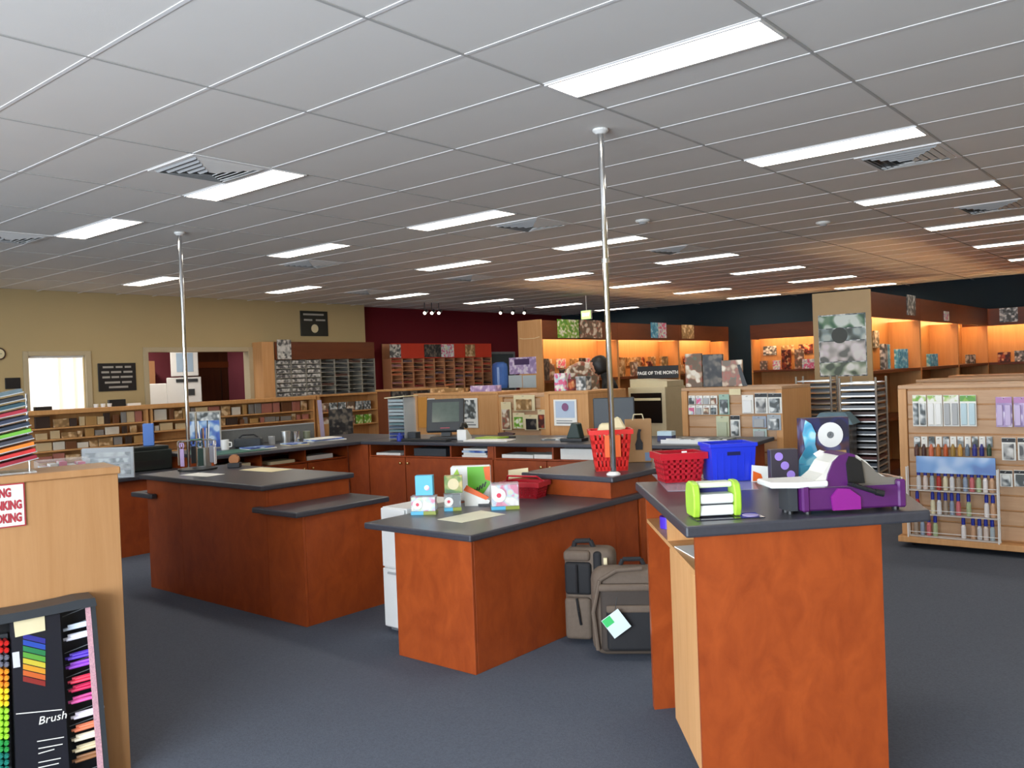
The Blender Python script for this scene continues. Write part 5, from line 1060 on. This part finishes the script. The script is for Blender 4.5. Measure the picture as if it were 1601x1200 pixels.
# ================================================================== ink rack and red rack on the walls
def inkrack(label, X, y0, y1, z0, z1, zh, cols, rows, frame, header, filled, mats, group, nm):
    w = y1-y0; o = T('ink_rack', label, 'rack', (X, y0, z0), PI/2); d = .28
    B(0, d-.015, 0, w, d, zh-z0).build('back_panel', frame, o); B(0, -.01, z1-z0+.001, w, .01, zh-z0).build('header', header, o); B(0, 0, -.03, w, d-.016, -.001).build('base_board', frame, o)
    cw = w/cols; rh = (z1-z0)/rows
    sd = None
    for c_ in range(cols+1): B(c_*cw-.011, 0, 0, c_*cw+.011, d-.016, z1-z0).build('upright', frame, o)
    for c_ in range(cols):
        for r in range(rows):
            if sd is None: q = B(.012, 0, 0, cw-.012, d-.016, .012).build('slot_shelf', frame, o); sd = q.data
            else: q = bpy.data.objects.new('slot_shelf', sd); C.objects.link(q); q.parent = o
            q.location = (c_*cw, 0, r*rh)
    pc_ = {}
    for c_ in range(cols):
        for r in range(rows):
            full = c_ in filled
            if not full and rnd.random() < .25: continue
            mt = (ART['grey'] if full else rnd.choice(mats)); hh = rh-.03 if full else rh*rnd.choice([.35, .5])
            key = (mt.name, round(hh, 3))
            if key not in pc_:
                q = B(.02, -.004 if full else .02, 0, cw-.02, .2, hh).build('ink_pad', mt); pc_[key] = q.data
            else: q = bpy.data.objects.new('ink_pad', pc_[key]); C.objects.link(q)
            q.location = (X, y0+c_*cw, z0+r*rh+.0125); q.rotation_euler = (0, 0, PI/2)
            tag(q, '%s pad up in %s column from the left of the %s' % (od(r), od(c_), nm), 'ink pad', group)
    return o
GFR = mk('grey rack', '8d8a80', .5)
X1 = XL+.32
y0, y1 = PX(431, 580, X1).y, PX(586, 580, X1).y
inkrack('grey ink pad rack with brown header on the beige wall', X1, y0, y1, 1.2, 1.97, 2.30, 7, 9, GFR, MAHOG, (0, 1, 2), [BLACK, DGREY, mk('pad brown', '4a2f28', .5)], 'pads in the grey rack', 'grey rack')
o = T('rack_side_panel', 'tall pale beech panel at the left of the grey ink rack', 'panel', (X1, PX(411, 580, X1).y, 0), PI/2); B(0, 0, 0, y0-PX(411, 580, X1).y-.02, .3, 2.3).build('board', BEECH, o)
p = PX(445, 558, X1+.02); one('rack_poster', B(-.15, -.012, 0, .15, 0, .36), ART['grey'], 'white and grey picture on the header of the grey rack', 'poster', (X1+.012, p.y, 1.98), PI/2)
X2 = XL-.40+.30
y2, y3 = PX(612, 580, X2).y, PX(769, 580, X2).y
RFR = mk('peach rack', 'c88e66', .5)
RED2 = mk('red header', 'c83214', .5)
WM = [mk('w1', '7a2a20', .5), mk('w2', 'a03a24', .5), mk('w3', '5a2a24', .5), mk('w4', '3a2420', .5), mk('w5', 'c06a44', .5), mk('w6', '9a6a70', .5), mk('w7', '5a4a54', .5)]
inkrack('orange red ink pad rack on the maroon wall', X2, y2, y3, 1.15, 1.97, 2.30, 10, 9, RFR, RED2, (), WM, 'pads in the red rack', 'red rack')
for k, (x0, x1, a_, lab) in enumerate([(610, 627, 'grey', 'narrow black and white picture on the red rack header'), (664, 690, 'dark', 'dark picture in the middle of the red rack header'), (690, 710, 'pastel', 'pink and white picture on the red rack header'), (728, 743, 'tan', 'cream picture at the right of the red rack header')]):
    a2, b2 = PX(x0, 558, X2+.02), PX(x1, 558, X2+.02); one('rack_poster', B(0, -.012, 0, b2.y-a2.y, 0, .29), art(a_), lab, 'poster', (X2+.012, a2.y, 1.99), PI/2)
# blue doorway beyond
p = PX(778, 590, -9.6); o = T('water_container', 'tall blue container seen past the red rack', 'container', (-9.55, PX(782, 590, -9.55).y, 0), 0)
MB().lathe([(.2, 0), (.2, 1.2), (.17, 1.22)], n=20).build('stand', mk('slate stand', '3a444c', .5), o); MB().lathe([(.17, 1.221), (.19, 1.3), (.19, 1.72), (.17, 1.8), (.1, 1.84)], n=20).build('bottle', mk('blue bottle', '5a86d8', .2), o)
d = bpy.data.objects.new('door_1', None); C.objects.link(d); struct(d); d.location = (XL-.4, PX(764, 580, XL-.4).y, 0); d.rotation_euler = (0, 0, PI/2)
B(0, -.02, 0, .95, 0, 2.05).build('door_leaf', mk('slate door', '3d474c', .6), d); MB().box(-.06, -.03, 0, -.001, 0, 2.11).box(.951, -.03, 0, 1.01, 0, 2.11).box(0, -.03, 2.051, .95, 0, 2.11).build('door_frame', GREY, d)
# ================================================================== things in the back room, seen through the hatch
o = T('photo_printer', 'white photo printing machine with a blue screen, seen through the hatch', 'machine', (-11.0, PX(288, 600, -11.0).y, 0), math.radians(62))
B(-.3, 0, 0, .3, .3, 1.72).build('lower_case', WHITE, o, .01); B(-.62, .02, 0, -.302, .26, 1.62).build('side_unit', WHITE, o, .01); B(-.22, -.02, 1.74, .26, .1, 2.24).build('monitor_case', WHITE, o, .01); B(-.12, -.024, 1.82, .17, -.0205, 2.17).build('screen', mk('pale screen', '9fb8d0', .3), o)
B(-.14, -.012, 1.63, .24, -.0005, 1.69).build('dark_slot', BLACK, o); B(.06, -.012, 1.38, .18, -.0005, 1.5).build('dark_button', BLACK, o); B(-.05, .02, 1.721, .05, .1, 1.739).build('neck', DGREY, o)
o = T('back_room_shelf', 'orange wooden shelf at the left inside the hatch', 'shelf', (-11.6, PX(240, 600, -11.6).y-.45, 0), PI/2)
B(0, 0, 0, .55, .3, 1.58).build('lower_box', mk('rust cupboard', '6f2a20', .6), o); B(0, 0, 1.581, .55, .3, 1.62).build('shelf_board', BEECH, o); B(.0, .02, 1.621, .5, .3, 2.05).build('upper_box', mk('peach box', 'b08058', .6), o)
o = T('back_room_cupboard', 'tall dark brown cupboard at the right inside the hatch', 'cupboard', (-11.7, PX(305, 600, -11.7).y, 0), PI/2)
B(0, 0, 0, 1.15, .35, 2.6).build('carcass', wood('dark cupboard wood', ['3a1c0c', '4a2812', '57321a'], (14, 14, 1.5)), o); B(.02, -.02, 1.9, .75, -.001, 2.02).build('rail', wood('orange rail', ['6a3414', '7a3f1a'], (3, 9, 9)), o); B(.57, -.012, .1, .575, -.001, 1.88).build('door_gap', BLACK, o)
for n, (x, w_, mt, lab) in enumerate([(238, .16, BLACK, 'black stapler on the hatch ledge at the left'), (256, .12, BLACK, 'second dark box on the hatch ledge')]):
    p = PX(x, 625, XL-.05); one('ledge_item', B(-w_/2, 0, 0, w_/2, .06, .05), mt, lab, 'box', (XL-.05, p.y, hz0+.0005), PI/2)
# ================================================================== a person browsing behind the gondolas
pp = PD(957, 600, 11.2); 
def person(loc, rz):
    o = T('person', 'person in black with dark hair, head bowed over the shelves', 'person', loc, rz)
    me = bpy.data.meshes.new('body')
    J = [((0,0,.92),.15,.12), ((0,.0,1.12),.145,.11), ((0,-.02,1.3),.17,.12), ((0,-.05,1.42),.10,.085), ((0,-.09,1.49),.055,.055), ((-.02,-.13,1.55),.06,.06),
         ((.19,-.04,1.38),.062,.062), ((.25,-.12,1.13),.048,.048), ((.2,-.3,1.0),.038,.038), ((.18,-.37,.98),.032,.022),
         ((-.19,-.04,1.38),.062,.062), ((-.25,-.12,1.13),.048,.048), ((-.2,-.3,1.0),.038,.038), ((-.18,-.37,.98),.032,.022),
         ((.1,0,.84),.095,.095), ((.11,-.01,.48),.062,.062), ((.11,.02,.08),.042,.042), ((.12,-.13,.03),.036,.03),
         ((-.1,0,.84),.095,.095), ((-.11,-.01,.48),.062,.062), ((-.11,.02,.08),.042,.042), ((-.12,-.13,.03),.036,.03)]
    E_ = [(0,1),(1,2),(2,3),(3,4),(4,5),(2,6),(6,7),(7,8),(8,9),(2,10),(10,11),(11,12),(12,13),(0,14),(14,15),(15,16),(16,17),(0,18),(18,19),(19,20),(20,21)]
    me.from_pydata([j[0] for j in J], E_, [])
    b = bpy.data.objects.new('body', me); C.objects.link(b); b.parent = o
    sk = b.modifiers.new('skin', 'SKIN'); 
    if not me.skin_vertices: me.attributes.new('skin', 'FLOAT', 'POINT')
    for i, j in enumerate(J): me.skin_vertices[0].data[i].radius = (j[1], j[2])
    me.skin_vertices[0].data[0].use_root = True
    b.modifiers.new('sub', 'SUBSURF').levels = 2; b.modifiers['sub'].render_levels = 2
    me.materials.append(mk('black clothing', '141416', .85, var=.2, scale=20))
    SK = mk('skin', 'c08a6c', .5)
    M_ = Matrix.Translation((-.03, -.17, 1.60)) @ Matrix.Rotation(.35, 4, 'X')
    hd = MB(); prof = [(.02, -.125), (.05, -.11), (.065, -.07), (.075, -.02), (.078, .03), (.07, .08), (.045, .11), (.015, .122)]
    hd.lathe(prof, n=16); hd.v = [tuple(M_ @ Vector((v[0], v[1]*1.2, v[2]))) for v in hd.v]
    h_ = hd.build('head', SK, o, smooth=True)
    hr = MB().lathe([(.074, -.10), (.09, -.06), (.096, .0), (.094, .06), (.078, .105), (.05, .13), (.015, .14)], n=16)
    hr.v = [tuple(M_ @ Vector((v[0], v[1]*1.2+.03, v[2]))) for v in hr.v]; hr.build('hair', mk('dark hair', '120d0b', .5), h_, smooth=True)
    MB().prism([(-.012, -.02), (.012, -.02), (.004, .02)], -.105, -.085, 'y', M_).build('nose', SK, h_)
    for s in (-1, 1): MB().cyl(M_ @ Vector((s*.03, -.095, .01)), M_ @ Vector((s*.03, -.085, .01)), .009, n=8).build('eye', BLACK, h_)
    MB().cyl(M_ @ Vector((-.02, -.09, -.055)), M_ @ Vector((.02, -.09, -.055)), .005, n=6).build('mouth', mk('lips', '8a4a44', .5), h_)
    for s in (-1, 1):       # hands: palm, four fingers, thumb
        hnd = MB().box(s*.18-.035, -.45, .965, s*.18+.035, -.37, .99).build('hand', SK, o, .008, True, 2)
        for f in range(4):
            x = s*.18-.027+f*.018; L_ = [.06, .07, .075, .06][f]
            MB().tube([(x, -.445, .978), (x, -.445-L_*.6, .972), (x, -.445-L_, .955)], .008, 8).build('finger', SK, hnd)
        MB().tube([(s*.18-s*.03, -.40, .975), (s*.18-s*.055, -.43, .968), (s*.18-s*.06, -.455, .96)], .009, 8).build('thumb', SK, hnd)
    for s in (-1, 1): MB().box(s*.115-.045, -.2, 0, s*.115+.045, .07, .07).build('shoe', BLACK, o, .02, True, 3)
    return o
person((pp.x, pp.y, 0), math.radians(-50))
dups = [(l, len(n)) for l, n in LABELS.items() if len(n) > 1 and 'marker pen' not in l]
if dups: print('DUPLICATE LABELS', dups[:12])
longl = [l for l in LABELS if not 4 <= len(l.split()) <= 16]
if longl: print('LENGTH', longl[:10])
